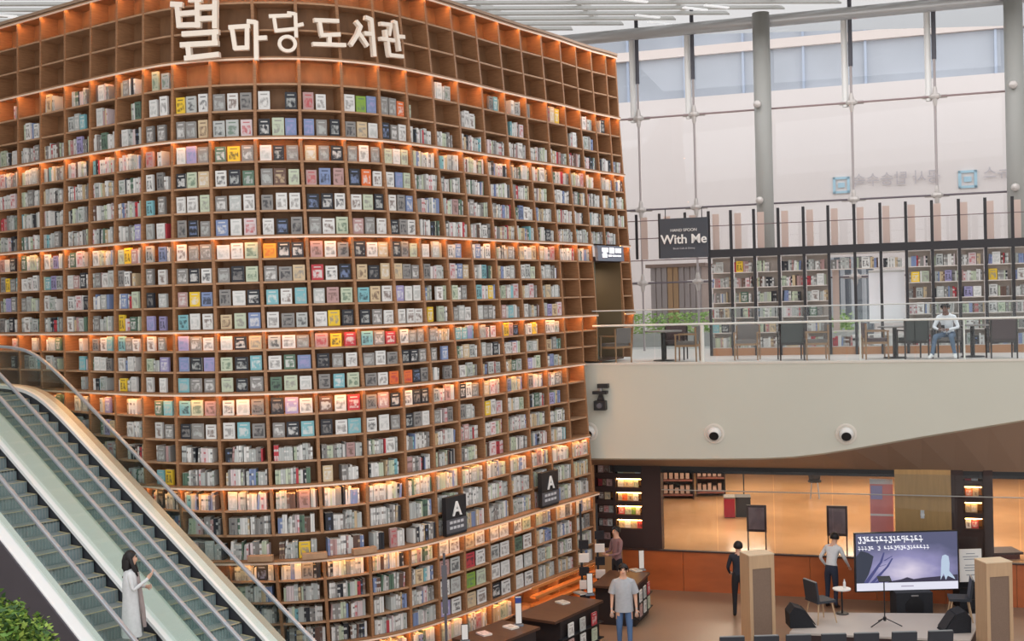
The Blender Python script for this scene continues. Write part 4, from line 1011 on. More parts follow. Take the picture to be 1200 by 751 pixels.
for s in (sa_ + .15, sb_ - .15):
    b = MB(); b.tube([D(s, SHD - .12, zb_), D(s, SHD - .12, ztop + .1)], .012, 6); b.build('hanger', BLACK, bs)
cx_ = (sa_ + sb_) / 2; cz_ = (za_ + zb_) / 2
text('lettering', 'With Me', .33, D(cx_, SHD - .165, cz_ - .04), DS, UP, PAPER, bs, .012)
text('lettering', 'HAND SPOON', .105, D(cx_, SHD - .165, cz_ + .2), DS, UP, PAPER, bs, .006)
text('lettering', 'Book Cafe & Dining', .07, D(cx_, SHD - .165, cz_ - .27), DS, UP, mat('sign_grey', (196, 196, 200), .6), bs, .004)

FRW = mat('chair_oak', (150, 118, 88), .5); LEATH = mat('dark_brown_leather', (74, 58, 62), .45); GRYC = mat('slate_cushion', (112, 106, 104), .7)
def armchair(label, loc, rz, frame=FRW, cush=GRYC, back_h=.84):
    t = thing('armchair', label, 'chair', loc, rz, 'chairs on the upper deck')
    for sx in (-1, 1):
        for sy in (-1, 1):
            b = MB(); b.tube([(.27 * sx, .25 * sy, 0), (.27 * sx, .24 * sy, .64 if sy > 0 else back_h - .02)], [.018, .022], 6); b.build('leg', frame, t)
        b = MB(); b.box((.27 * sx, 0, .65), (.045, .54, .03)); b.build('armrest', frame, t)
    b = MB(); b.box((0, 0, .38), (.52, .5, .05)); b.build('seat_frame', frame, t)
    b = MB(); b.box((0, .02, .44), (.48, .46, .08)); b.build('seat', cush, t)
    b = MB(); b.box((0, -.235, .66), (.5, .06, back_h - .48), rx=.08); b.build('backrest', cush, t)
    return t
def deck_pt(u, v, d): 
    s, z = onD(u, v, d); return D(s, d, ZD)
fd = math.atan2(DS.y, DS.x)
armchair('slate armchair against the shelves end, left of the cafe table', deck_pt(722, 418, .6), fd + math.radians(60), FRW, GRYC)
armchair('dark armchair behind the round cafe table', deck_pt(791, 418, 1.75), fd + math.radians(180), mat('dark_frame', (50, 44, 44), .5), LEATH)
armchair('oak armchair turned left beside the round cafe table', deck_pt(806, 418, .95), fd + math.radians(90), FRW, GRYC)
armchair('oak armchair facing the railing, second bay of the shelves', deck_pt(876, 418, 1.3), fd + math.radians(180), FRW, GRYC)
armchair('tall dark armchair seen from behind, third bay of the shelves', deck_pt(927, 418, 1.1), fd + math.radians(12), mat('dark_frame', (50, 44, 44), .5), mat('dark_green_leather', (58, 62, 62), .5), .95)
armchair('oak armchair turned left in front of the fifth shelf bay', deck_pt(957, 418, 1.0), fd + math.radians(100), FRW, GRYC)
armchair('oak armchair turned right, below the opening in the shelves', deck_pt(1026, 418, 1.1), fd + math.radians(-80), FRW, LEATH)
armchair('dark armchair right of the small table, left of the seated man', deck_pt(1070, 418, 1.1), fd + math.radians(20), mat('dark_frame', (50, 44, 44), .5), mat('dark_green_leather', (58, 62, 62), .5), .95)
armchair('armchair the man in white is sitting in', deck_pt(1111, 418, 1.1), fd + math.radians(-195), mat('dark_frame', (50, 44, 44), .5), GRYC)
armchair('dark brown leather armchair seen from behind, near the right edge', deck_pt(1174, 417, .8), fd + math.radians(8), mat('dark_frame', (50, 44, 44), .5), LEATH, .9)
def cafe_table(label, loc, r=.42):
    t = thing('cafe_table', label, 'table', loc)
    b = MB(); b.lathe((0, 0, .71), [(r, 0), (r, .03)], 20); b.build('table_top', mat('table_grey', (132, 128, 126), .4), t)
    b = MB(); b.lathe((0, 0, .02), [(.05, 0), (.05, .69)], 10); b.build('pedestal', BLACK, t)
    b = MB(); b.lathe((0, 0, 0), [(.27, 0), (.25, .025)], 16); b.build('base', BLACK, t)
cafe_table('round cafe table on a black pedestal beside the doorway chairs', deck_pt(778, 418, 1.25), .46)
cafe_table('small cafe table between two armchairs left of the seated man', deck_pt(1049, 418, 1.4), .38)
cafe_table('small cafe table right of the seated man', deck_pt(1140, 418, 1.5), .36)
# seated man in white
J = {'pelvis': (0, -.05, .50), 'belly': (0, -.03, .64), 'chest': (0, .04, .80), 'upchest': (0, .09, .93), 'neck': (0, .13, 1.02), 'jaw': (0, .17, 1.08), 'head': (0, .19, 1.14), 'crown': (0, .19, 1.205), 'nose': (0, .28, 1.115)}
for s, x in (('l', -1), ('r', 1)):
    J.update({'hip' + s: (.1 * x, .0, .49), 'knee' + s: (.17 * x, .42, .52), 'ankle' + s: (.24 * x, .42 + .05 * x, .09), 'toe' + s: (.28 * x, .57 + .05 * x, .035), 'heel' + s: (.24 * x, .38 + .05 * x, .04),
              'sho' + s: (.17 * x, .08, .93), 'elb' + s: (.27 * x, .14, .70), 'wri' + s: (.12 * x, .33, .66), 'hand' + s: (.06 * x, .38, .66)})
ctr = deck_pt(1111, 418, 1.1)
def phone(t):
    b = MB(); b.box((0, .40, .70), (.07, .012, .14), rx=-.5); b.build('phone', BLACK, t)
person('seated man in a white shirt and jeans looking down at his hands', ctr, fd + math.radians(-195), J, radf(),
       dict(skin=mat('skin_dark', (120, 84, 72), .6), top=cl('bright_white', (232, 234, 240)), legs=cl('grey_denim', (92, 112, 136)), shoes=mat('white_shoe', (232, 232, 232), .5)), extra=phone)
# fittings on the deck front
for u, v, lb in ((689.5, 506, 'round recessed white spotlight at the left end of the deck front'), (837, 508, 'round recessed white spotlight in the middle of the deck front'), (991.5, 508.5, 'round recessed white spotlight at the right of the deck front')):
    s, z = onD(u, v, 0); c = D(s, 0, z); t = thing('spotlight', lb, 'light', c, world=True, group='spotlights in the deck front')
    nn = -DN
    b = MB(); b.lathe(c + nn * .0, [(.235, -.01), (.235, .02), (.20, .03), (.18, .02)], 24, axis=nn); b.build('trim_ring', mat('spot_ring', (214, 208, 198), .5), t)
    ax = (nn + UP * -.45 + DS * .08).normalized()
    b = MB(); b.lathe(c + nn * .0 + UP * .02, [(.14, -.02), (.165, .04), (.15, .12), (.11, .15)], 20, axis=ax); b.smooth = True; hs_ = b.build('housing', WHITE, t)
    b = MB(); b.lathe(c + UP * .02 + ax * .15, [(.108, 0), (.108, .012)], 20, axis=ax); b.build('lens', BLACK, hs_)
s, z = onD(705, 466, 0); c = D(s, -.02, z); pj = thing('wall_projector', 'black projector on a bracket fixed to the deck front', 'projector', c, world=True)
b = MB(); b.obox(c + DS * -.14 - DN * .22 + UP * -.28, DS * .28, DN * .2, UP * .22); b.build('body', BLACK, pj)
b = MB(); b.lathe(c - DN * .22 + UP * -.17, [(.07, 0), (.06, .05)], 12, axis=-DN); b.build('lens', mat('lens_grey', (90, 90, 100), .2), pj)
b = MB(); b.prism([c + DS * -.09 + UP * -.06 - DN * .1, c + DS * .09 + UP * -.06 - DN * .1, c + DS * .03 + UP * .1 - DN * .1, c + DS * -.03 + UP * .1 - DN * .1], DN * .08); b.build('yoke', BLACK, pj)
b = MB(); b.obox(c + DS * -.17 - DN * .2 + UP * .1, DS * .34, DN * .2, UP * .07); b.build('bracket', BLACK, pj)
b = MB(); b.obox(c + DS * -.06 - DN * .16 + UP * .24, DS * .26, DN * .16, UP * .1); b.build('clamp', BLACK, pj)
b = MB(); b.tube([c + UP * .17 - DN * .08, c + UP * .26 - DN * .08], .04, 8); b.build('stem', STEEL, pj)

# ================================================================== LOWER HALL
gp = struct(MB().build('window_2', GLASS_W))
zgr = onD(950, 578, DL)[1]
for i in range(14):
    b = MB(); b.obox(D(1.6 + i * 1.35, DL + .05, ZL + .04), DS * 1.33, DN * .012, UP * (ZB - ZL - .1)); b.build('pane', GLASS_W, gp)
b = MB(); b.tube([D(1.6, DL + .04, zgr), D(20, DL + .04, zgr)], .014, 6); b.build('rail', mat('rail_grey', (170, 168, 164), .4), gp)
def column(name, u0, u1, m_, d, depth=.3):
    s0 = sU(u0, 600, d); s1 = sU(u1, 600, d); b = MB(); b.obox(D(s0, d, ZL), DS * (s1 - s0), DN * depth, UP * (ZB + .3 - ZL)); o = struct(b.build(name, m_)); return o
column('trim_9', 753, 775, BRN, DL + .12); column('trim_10', 1115, 1129, BRN, DL + .12); column('trim_11', 1153, 1164, BRN, DL + .12)
s0 = sU(1049, 600, DL + .12); s1 = sU(1115, 600, DL + .12)
wp = thing('wood_panel', 'light oak wall panel with a small white device, behind the big screen', 'panel', D((s0 + s1) / 2, DL + .12, ZL), world=True)
b = MB(); b.obox(D(s0, DL + .12, ZL), DS * (s1 - s0), DN * .2, UP * (ZB + .3 - ZL)); b.build('panel', LTWOOD, wp)
s, z = onD(1081, 603, DL + .1)
b = MB(); b.lathe(D(s, DL + .12, z), [(.045, 0), (.05, .03), (.03, .06)], 12, axis=-DN); b.build('detector', WHITE, wp)
b = MB(); b.obox(D(s - .04, DL + .07, z - .08), DS * .08, DN * .05, UP * .18); b.build('detector_case', WHITE, wp)
# lit bookcases in the lobby opening
LITO = mat('shelf_lamp', (255, 190, 100), .5, emit=26, emit_rgb=(255, 190, 110))
def lit_case(u0, u1, label, rows, zbot, cols, lamp=True):
    s0 = sU(u0, 600, DL + .15); s1 = sU(u1, 600, DL + .15); d0 = DL + .15; H = ZB + .15; W_ = s1 - s0
    t = thing('lit_bookcase', label, 'bookcase', D((s0 + s1) / 2, d0, ZL), world=True)
    b = MB(); b.obox(D(s0, d0 + .36, ZL), DS * W_, DN * .03, UP * (H - ZL)); b.build('back_panel', mat('amber_back', (196, 140, 84), .6), t)
    for s in (s0 - .03, s1):
        b = MB(); b.obox(D(s, d0, ZL), DS * .03, DN * .38, UP * (H - ZL)); b.build('side_panel', BRN, t)
    hh = (H - zbot) / rows; mb = Mass()
    for j in range(rows):
        z = zbot + j * hh; b = MB(); b.obox(D(s0, d0 + .02, z - .12), DS * W_, DN * .34, UP * .12); b.build('shelf', BRN, t)
        b = MB(); b.obox(D(s0 + .02, d0 + .06, z + hh - .145), DS * (W_ - .04), DN * .03, UP * .02); b.build('light_strip', LITO if lamp else BRN, t)
        x = s0 + .03; k = 0
        while x < s1 - .1:
            w_ = R.uniform(.1, .17); kk = cols[(j * 3 + k) % len(cols)]; k += 1
            if x + w_ > s1: break
            mb.add(D(x + w_ / 2, d0 + .12, z), DS, -DN, w_ * .94, .05, hh * R.uniform(.5, .66), kk, R.choice(SECOND[kk]), True); x += w_
    b = MB(); b.obox(D(s0, d0 + .02, ZL), DS * W_, DN * .34, UP * (zbot - ZL - .12)); b.build('plinth', BRN, t)
    o = mb.build('lit_books'); tag(o, 'small face-out books on the shelves of the ' + label, 'book', kind='stuff'); return t
lit_case(722, 752, 'amber lit bookcase left of the brown lobby column', 5, ZL + .5, 'TWTRILTOTWTTIT')
lit_case(1130, 1152, 'amber lit bookcase between brown columns at the right', 4, ZL + .75, 'WRWTTWOTTR')
lit_case(699, 719, 'unlit brown bookcase at the far left of the lobby opening', 6, ZL + .2, 'PPDSPWDPGDTPRD', False)
# far lobby furniture
def far_unit(u0, u1, vb, label, rows=3):
    p0, p1 = at_z(u0, vb, ZL), at_z(u1, vb, ZL); t = thing('display_shelf', label, 'shelf', (p0 + p1) / 2, world=True); ax = (p1 - p0); nn = Vector((-ax.y, ax.x, 0)).normalized()
    b = MB(); b.obox(p0 + nn * .4, ax, nn * .05, UP * 1.9); b.build('back_panel', BRN, t)
    for j in range(4): b = MB(); b.obox(p0 + UP * (.1 + j * .45), ax, nn * .4, UP * .05); b.build('shelf', mat('reddish_shelf', (140, 92, 84), .5), t)
    for k in (0, 1):
        b = MB(); b.obox(p0 + ax * k, ax.normalized() * .04, nn * .42, UP * 1.9); b.build('side_panel', BRN, t)
    b = MB()
    for j in range(3):
        for k in range(5): b.obox(p0 + ax * (.06 + k * .18) + nn * .1 + UP * (.16 + j * .45), ax * .12, nn * .2, UP * R.uniform(.15, .26))
    b.build('goods', mat('pale_goods', (206, 176, 160), .5), t)['kind'] = 'stuff'
far_unit(776, 812, 585, 'dark red display shelf far back in the lobby, left one'); far_unit(816, 849, 582, 'dark red display shelf far back in the lobby, right one')
def crate(u0, u1, vb, h, m_, name, label, cat):
    p0, p1 = at_z(u0, vb, ZL), at_z(u1, vb, ZL); ax = p1 - p0; nn = Vector((-ax.y, ax.x, 0)).normalized()
    t = thing(name, label, cat, (p0 + p1) / 2, world=True)
    b = MB(); b.obox(p0 + UP * .02, ax, nn * .5, UP * h); b.build('body', m_, t)
    b = MB(); b.obox(p0 - ax * .02 - nn * .02 + UP * (h + .02), ax * 1.04, nn * .54, UP * .04); b.build('top', mat('grey_lid', (120, 116, 112), .5) if m_ is not BLACK else BLACK, t)
    b = MB(); b.obox(p0 + UP * 0, ax, nn * .5, UP * .02); b.build('foot', BLACK, t)
crate(849, 861.5, 607, .52, mat('crimson', (150, 28, 52), .5), 'display_box', 'crimson display box in the lobby behind the framed poster', 'box')
crate(862.5, 880, 606, .5, BLACK, 'display_box', 'black display box beside the crimson one in the lobby', 'box')
lp = at_z(872, 590, ZL)
t = thing('arc_lamp', 'black arching floor lamp in the lobby above the display boxes', 'lamp', lp, world=True)
b = MB(); b.tube([lp + UP * .03, lp + UP * 1.0, lp + UP * 1.5 + Vector((.1, 0, 0)), lp + UP * 1.7 + Vector((.45, 0, 0)), lp + UP * 1.5 + Vector((.65, 0, 0))], .03, 6); b.build('pole', BLACK, t)
b = MB(); b.lathe(lp, [(.2, 0), (.18, .04)], 14); b.build('base', BLACK, t); b = MB(); b.lathe(lp + UP * 1.36 + Vector((.65, 0, 0)), [(.16, 0), (.04, .16)], 14); b.build('shade', BLACK, t)
def poster_stand(u0, u1, v0, v1, vfoot, label, pm):
    d = DL + .3; s0, z1 = onD(u0, v0, d); s1, z0 = onD(u1, v1, d); t = thing('poster_stand', label, 'sign', D((s0 + s1) / 2, d, ZL), world=True)
    b = MB()
    b.obox(D(s0 - .03, d, z0 - .03), DS * (s1 - s0 + .06), DN * .04, UP * (z1 - z0 + .06)); pf_ = b.build('frame', mat('stand_frame', (60, 40, 38), .5), t)
    b = MB(); b.obox(D(s0 + .02, d - .008, z0 + .03), DS * (s1 - s0 - .04), DN * .008, UP * (z1 - z0 - .06)); b.build('poster', pm, pf_)
    for s in (s0 - .02, s1 - .01):
        b = MB(); b.obox(D(s, d + .01, ZL), DS * .03, DN * .03, UP * (z0 - ZL)); b.build('leg', mat('stand_frame', (60, 40, 38), .5), t)
PST = mat('mauve_poster', (122, 104, 106), .5, noise=.12, scale=6)
poster_stand(876, 897, 593, 622, 645, 'framed mauve poster on legs above the left speaker column', PST)
poster_stand(970, 992, 594, 627, 645, 'framed mauve poster on legs behind the man in white shirt', PST)
d = DL + .5; s0, z1 = onD(1019, 561, d); s1, z0 = onD(1048, 640, d)
bn = thing('roll_banner', 'tall pink banner with a blue patch left of the oak panel', 'banner', D((s0 + s1) / 2, d, ZL), world=True)
b = MB(); b.obox(D(s0, d, ZL + .1), DS * (s1 - s0), DN * .02, UP * (z1 - ZL - .1)); b.build('print', mat('pink_print', (226, 150, 148), .5, noise=.1, scale=2), bn)
b = MB(); zz_ = z1 - .12; b.obox(D(s0, d - .006, zz_), DS * (s1 - s0), DN * .006, UP * .12); b.obox(D(s0, d - .006, zz_ - .75), DS * (s1 - s0), DN * .006, UP * .05); b.build('white_band', WHITE, bn)
b = MB(); b.obox(D(s0 + .02, d - .006, zz_ - .36), DS * (s1 - s0) * .5, DN * .006, UP * .32); b.build('blue_patch', mat('lilac_print', (170, 166, 206), .5), bn)
b = MB(); b.obox(D(s0 - .02, d - .08, ZL), DS * (s1 - s0 + .04), DN * .2, UP * .1); b.build('base', STEEL, bn)
sp = at_z(955, 584, ZL); t = thing('stool', 'black stool with a dark bag far back in the lobby', 'stool', sp, world=True)
b = MB(); b.lathe(sp + UP * .5, [(.2, 0), (.2, .06)], 12); b.build('seat', BLACK, t)
for k in range(4):
    q = k * math.pi / 2 + .5; b = MB(); b.tube([sp + Vector((.18 * math.cos(q), .18 * math.sin(q), 0)), sp + Vector((.12 * math.cos(q), .12 * math.sin(q), .5))], .018, 6); b.build('leg', STEEL, t)
b = MB(); b.lathe(sp + UP * .57, [(.16, 0), (.19, .15), (.1, .32), (.03, .36)], 10); b.smooth = True; o = b.build('bag', BLACKF, None, loc=sp + UP * .57); tag(o, 'dark slumped bag on the far lobby stool', 'bag')

# ---- stage with screen
P = [at_z(925, 741, .3), at_z(1137, 750.5, .3), at_z(1152, 719, .3), at_z(945, 717.5, .3)]
st = thing('stage', 'low pale grey stage platform in front of the big screen', 'stage', (P[0] + P[2]) / 2 - UP * .3, world=True)
b = MB(); b.prism([p - UP * .04 for p in P], UP * .04); b.build('platform', mat('stage_grey', (186, 178, 172), .6, noise=.03, scale=2), st)
cn = sum(P, Vector()) / 4
b = MB(); b.prism([cn + (p - cn) * .985 - UP * .295 - UP * (0) for p in P], UP * .25); b.build('skirt', mat('stage_skirt', (60, 46, 46), .7), st)
# screen
yT = 26.0
q0, q1, q2, q3 = at_y(1001, 621, yT), at_y(1123, 625, yT), at_y(1123, 694.5, yT), at_y(1002, 690.5, yT)
TX = (q1 - q0); TX.z = 0; tw_ = TX.length; TX.normalize(); th_ = ((q0.z - q3.z) + (q1.z - q2.z)) / 2; TN = Vector((TX.y, -TX.x, 0)); t0_ = Vector((q0.x, q0.y, (q3.z + q2.z) / 2))
tv = thing('screen', 'wide flat screen showing a lilac twilight scene, behind the stage', 'screen', t0_ + TX * tw_ / 2 - UP * t0_.z, world=True)
b = MB(); b.obox(t0_, TX * tw_, -TN * .08, UP * th_); b.build('bezel', BLACK, tv)
def scr(x0, y0, x1, y1, layer=1):   # fractions from the lower left
    return t0_ + TX * tw_ * x0 + UP * th_ * y0 + TN * (.001 + .002 * layer), TX * tw_ * (x1 - x0), UP * th_ * (y1 - y0)
SM = bpy.data.materials.new('twilight_picture'); SM.use_nodes = True; nt = SM.node_tree; pb = nt.nodes['Principled BSDF']
uvn = nt.nodes.new('ShaderNodeUVMap'); uvn.uv_map = 'UVMap'
vd = nt.nodes.new('ShaderNodeVectorMath'); vd.operation = 'DISTANCE'; vd.inputs[1].default_value = (.5, .22, 0); nt.links.new(uvn.outputs[0], vd.inputs[0])
nz = nt.nodes.new('ShaderNodeTexNoise'); nz.inputs['Scale'].default_value = 5; nt.links.new(uvn.outputs[0], nz.inputs['Vector'])
am = nt.nodes.new('ShaderNodeMath'); am.operation = 'MULTIPLY_ADD'; am.inputs[1].default_value = .25; nt.links.new(nz.outputs[0], am.inputs[0]); nt.links.new(vd.outputs['Value'], am.inputs[2])
cr = nt.nodes.new('ShaderNodeValToRGB'); nt.links.new(am.outputs[0], cr.inputs[0])
cr.color_ramp.elements[0].position = .15; cr.color_ramp.elements[0].color = lin((226, 216, 236)) + (1,)
cr.color_ramp.elements[1].position = .75; cr.color_ramp.elements[1].color = lin((84, 88, 122)) + (1,)
e_ = cr.color_ramp.elements.new(.42); e_.color = lin((150, 146, 192)) + (1,)
nt.links.new(cr.outputs[0], pb.inputs['Emission Color']); pb.inputs['Emission Strength'].default_value = .9; pb.inputs['Base Color'].default_value = (.02, .02, .02, 1)
b = MB(); o_, a_, c_ = scr(.012, .15, .988, .985, 0); b.quad([o_, o_ + a_, o_ + a_ + c_, o_ + c_]); pic = b.build('picture', SM, tv)
uv = pic.data.uv_layers.new(name='UVMap'); uv.data.foreach_set('uv', [0, 0, 1, 0, 1, 1, 0, 1])
def em(name, rgb, k=.9): 
    m_ = mat(name, rgb, .5, emit=k); m_.node_tree.nodes['Principled BSDF'].inputs['Base Color'].default_value = (.02, .02, .02, 1); return m_
b = MB(); o_, a_, c_ = scr(.012, .02, .988, .15, 0); b.quad([o_, o_ + a_, o_ + a_ + c_, o_ + c_]); b.build('caption_bar', em('screen_white', (236, 236, 250)), tv)
def spoly(pts, layer=1): return [t0_ + TX * tw_ * x + UP * th_ * y + TN * (.001 + .002 * layer) for x, y in pts]
b = MB(); b.quad(spoly([(.3, .15), (.985, .15), (.985, .26), (.9, .25), (.84, .24), (.76, .23), (.66, .22), (.56, .2), (.5, .235), (.44, .2), (.36, .18)])); b.build('picture_hills', em('screen_dark', (52, 48, 72)), tv)
b = MB(); b.quad(spoly([(.012, .15), (.012, .6), (.06, .7), (.13, .66), (.18, .6), (.16, .45), (.13, .3), (.08, .15)])); b.build('picture_trees', em('screen_tree', (46, 54, 72)), tv)
b = MB()
for (x0, y0, x1, y1, w_) in ((.1, .15, .25, .5, .022), (.16, .15, .31, .42, .02), (.25, .5, .28, .66, .012), (.31, .42, .36, .56, .012), (.22, .42, .3, .46, .01), (.28, .52, .36, .6, .01), (.2, .15, .26, .24, .02)):
    b.quad(spoly([(x0 - w_, y0), (x0 + w_, y0), (x1 + w_ * .6, y1), (x1 - w_ * .6, y1)], 2))
b.build('picture_rock', em('screen_indigo', (70, 74, 130)), tv)['kind'] = 'stuff'
b = MB(); b.quad(spoly([(.82, .17), (.83, .5), (.84, .58), (.87, .6), (.9, .57), (.91, .45), (.905, .32), (.95, .22), (.96, .18), (.89, .24), (.87, .17), (.85, .28)], 2)); b.build('picture_figure', em('screen_pale', (186, 204, 226), .95), tv)
WT = em('screen_letters', (250, 250, 255), 1.1)
def marks(y, h, x0, x1, n, name):
    b = MB(); x = x0; dx = (x1 - x0) / n
    for i in range(n):
        if R.random() < .12: x += dx; continue
        def bar(xa, ya, xb, yb): b.quad(spoly([(x + dx * xa, y + h * ya), (x + dx * xb, y + h * ya), (x + dx * xb, y + h * yb), (x + dx * xa, y + h * yb)], 3))
        sty = R.randrange(4)
        if sty in (0, 1): bar(.62, .0, .78, 1.0); bar(.78, .42, .95, .56)
        if sty in (2, 3): bar(.02, .30, .92, .43); bar(.4, .0 if sty == 2 else .3, .56, .30 if sty == 2 else .6)
        if sty in (0, 3): bar(.05, .82, .55, .95); bar(.05, .5, .2, .95); bar(.05, .5, .55, .62)
        else: bar(.1, .8, .55, .93); bar(.42, .5, .55, .93)
        if sty == 1: bar(.15, .0, .8, .14); bar(.15, .0, .3, .3)
        x += dx
    b.build(name, WT, tv)['kind'] = 'stuff'
marks(.82, .12, .03, .66, 15, 'title_lettering'); marks(.70, .075, .03, .72, 22, 'subtitle_lettering')
b = MB(); b.quad(spoly([(.44, .075), (.56, .075), (.56, .095), (.44, .095)], 1)); b.build('caption_mark', em('caption_grey', (176, 168, 190)), tv)
for x in (.38, .62):
    b = MB(); b.obox(t0_ + TX * tw_ * x - UP * t0_.z - TN * .1, TX * .06, -TN * .06, UP * (t0_.z + .05)); b.build('stand_leg', BLACK, tv)
b = MB(); b.obox(t0_ + TX * tw_ * .25 - UP * t0_.z - TN * .35, TX * tw_ * .5, TN * .6, UP * .04); b.build('stand_base', BLACK, tv)
# notice board right of the screen
ya = 26.3; a0, a1 = at_y(1125, 682, ya), at_y(1150, 643, ya)
nb = thing('notice_board', 'white printed notice on a stand right of the big screen', 'sign', Vector(((a0.x + a1.x) / 2, ya, 0)), world=True)
b = MB(); b.obox((a0.x, ya, a0.z), (a1.x - a0.x, 0, 0), (0, .03, 0), (0, 0, a1.z - a0.z)); b.build('sheet', PAPER, nb)
b = MB()
for k, (y, w_) in enumerate(((.85, .4), (.76, .7), (.68, .6), (.5, .5), (.42, .6), (.34, .5), (.2, .4))): b.obox((a0.x + (a1.x - a0.x) * (.5 - w_ / 2), ya - .004, a0.z + (a1.z - a0.z) * y), ((a1.x - a0.x) * w_, 0, 0), (0, .004, 0), (0, 0, .018))
b.build('fine_print', mat('print_grey', (150, 156, 164), .6), nb)['kind'] = 'stuff'
b = MB(); b.tube([((a0.x + a1.x) / 2, ya + .05, 0.02), ((a0.x + a1.x) / 2, ya + .05, a0.z + .1)], .025, 8); b.build('post', BLACK, nb)
b = MB(); b.box(((a0.x + a1.x) / 2, ya + .02, .01), (.45, .4, .02)); b.build('foot', BLACK, nb)
# black equipment case below the screen and black curtain at the right
def dbox(u0, u1, v0, vb, y, name, label, cat, m_, parts=()):
    p0, p1 = at_y(u0, vb, y), at_y(u1, v0, y); z0 = 0.0
    t = thing(name, label, cat, Vector(((p0.x + p1.x) / 2, y, 0)), world=True)
    b = MB(); b.obox((p0.x, y, .0), (p1.x - p0.x, 0, 0), (0, .45, 0), (0, 0, p1.z)); b.build('cabinet', m_, t)
    return t, p0, p1
t, p0, p1 = dbox(1051, 1093, 694, 722, 25.75, 'bass_speaker', 'black bass speaker cabinet under the big screen', 'speaker', BLACKF)
b = MB(); b.lathe(((p0.x + p1.x) / 2, 25.75, .32), [(.2, 0), (.2, .012)], 18, axis=(0, -1, 0)); b.build('cone', BLACK, t)
b = MB(); b.box(((p0.x + p1.x) / 2, 25.74, p1.z - .06), (.16, .02, .03)); b.build('handle', STEEL, t)
pc = at_z(1138, 716, 0); py = 26.6
t = thing('equipment_case', 'tall black equipment case behind the right stage chair', 'case', (at_y(1138, 700, py).x, py, 0), world=True)
x_ = at_y(1125, 700, py).x; x2_ = at_y(1151, 700, py).x; zt_ = at_y(1138, 681, py).z
b = MB(); b.obox((x_, py, 0), (x2_ - x_, 0, 0), (0, .5, 0), (0, 0, zt_)); b.build('cabinet', BLACKF, t)
for z in (.2, zt_ - .15): b = MB(); b.box(((x_ + x2_) / 2, py - .01, z), (x2_ - x_, .02, .03)); b.build('trim_strip', BLACK, t)
# reception counter at the right edge
t = thing('counter', 'dark reddish counter behind the right speaker column', 'counter', (at_y(1180, 690, 27.2).x, 27.2, 0), world=True)
xa_, xb_ = at_y(1140, 690, 27.2).x, at_y(1196, 690, 27.2).x; zc_ = at_y(1170, 647, 27.2).z
CR = mat('dark_red_wood', (92, 44, 40), .4, noise=.1, scale=3)
b = MB(); b.obox((xa_, 27.2, 0), (xb_ - xa_, 0, 0), (0, .5, 0), (0, 0, zc_ - .05)); b.build('body', CR, t)
b = MB(); b.obox((xa_ - .05, 27.12, zc_ - .05), (xb_ - xa_ + .1, 0, 0), (0, .66, 0), (0, 0, .05)); b.build('top', BRN, t)
# chairs: stage pair and audience row share one pattern
def shell_chair(label, loc, rz, group, light=False, name='shell_chair'):
    t = thing(name, label, 'chair', loc, rz, group); lm = mat('pale_beech', (190, 162, 130), .5) if light else BLACK
    for sx in (-1, 1):
        for sy in (-1, 1): b = MB(); b.tube([(.23 * sx, .23 * sy, 0), (.17 * sx, .16 * sy, .43)], [.013, .018], 6); b.build('leg', lm, t)
    b = MB(); b.box((0, 0, .455), (.46, .44, .05)); b.build('seat', mat('chair_seat', (56, 60, 68), .6), t)
    b = MB(); b.box((0, -.22, .68), (.46, .045, .40), rx=.14); bk_ = b.build('backrest', mat('chair_seat', (56, 60, 68), .6), t)
    b = MB(); b.box((0, -.245, .885), (.44, .035, .015), rx=.14); b.build('back_edge', mat('chair_edge', (136, 140, 142), .4), bk_)
    return t
g_ = at_z(962, 728, .3); sc1 = shell_chair('black chair with pale wooden legs at the left of the stage', Vector((g_.x, g_.y, .3)), math.radians(-70), 'chairs on the stage', True)
g_ = at_z(1125, 726, .3); copy_tree(sc1, Vector((g_.x, g_.y, .3)), math.radians(75), 'black chair with pale wooden legs at the right of the stage')
aud = None
for i, u in enumerate((855, 895, 932, 973, 1011, 1055, 1097)):
    p = at_y(u, 744, 22.15); pos = Vector((p.x, 22.15, 0)); lb = '%s chair from the left in the dark audience row before the stage' % ('first', 'second', 'third', 'fourth', 'fifth', 'sixth', 'seventh')[i]
    if aud is None: aud = shell_chair(lb, pos, 0, 'audience chairs', name='audience_chair')
    else: copy_tree(aud, pos, 0, lb)
# wedge monitors
def wedge(u, v, label, flip):
    g = at_z(u, v, .3); t = thing('stage_monitor', label, 'speaker', Vector((g.x, g.y, .3)), world=True); s = flip
    b = MB(); x, y = g.x, g.y; pr = [(x - .26 * s, y, .3), (x + .28 * s, y, .3), (x + .02 * s, y, .68), (x - .16 * s, y, .74), (x - .27 * s, y, .6)]
    b.prism(pr, (0, .42, 0)); b.build('cabinet', BLACKF, t)
    b = MB(); b.prism([(x + .26 * s, y + .03, .35), (x + .04 * s, y + .03, .66), (x + .055 * s, y + .03, .67), (x + .275 * s, y + .03, .36)], (0, .36, 0)); b.build('grille', MESHG if False else CONCR, t)
wedge(941, 736, 'black wedge monitor at the left front of the stage', 1); wedge(1123, 742, 'black wedge monitor at the right front of the stage', -1)
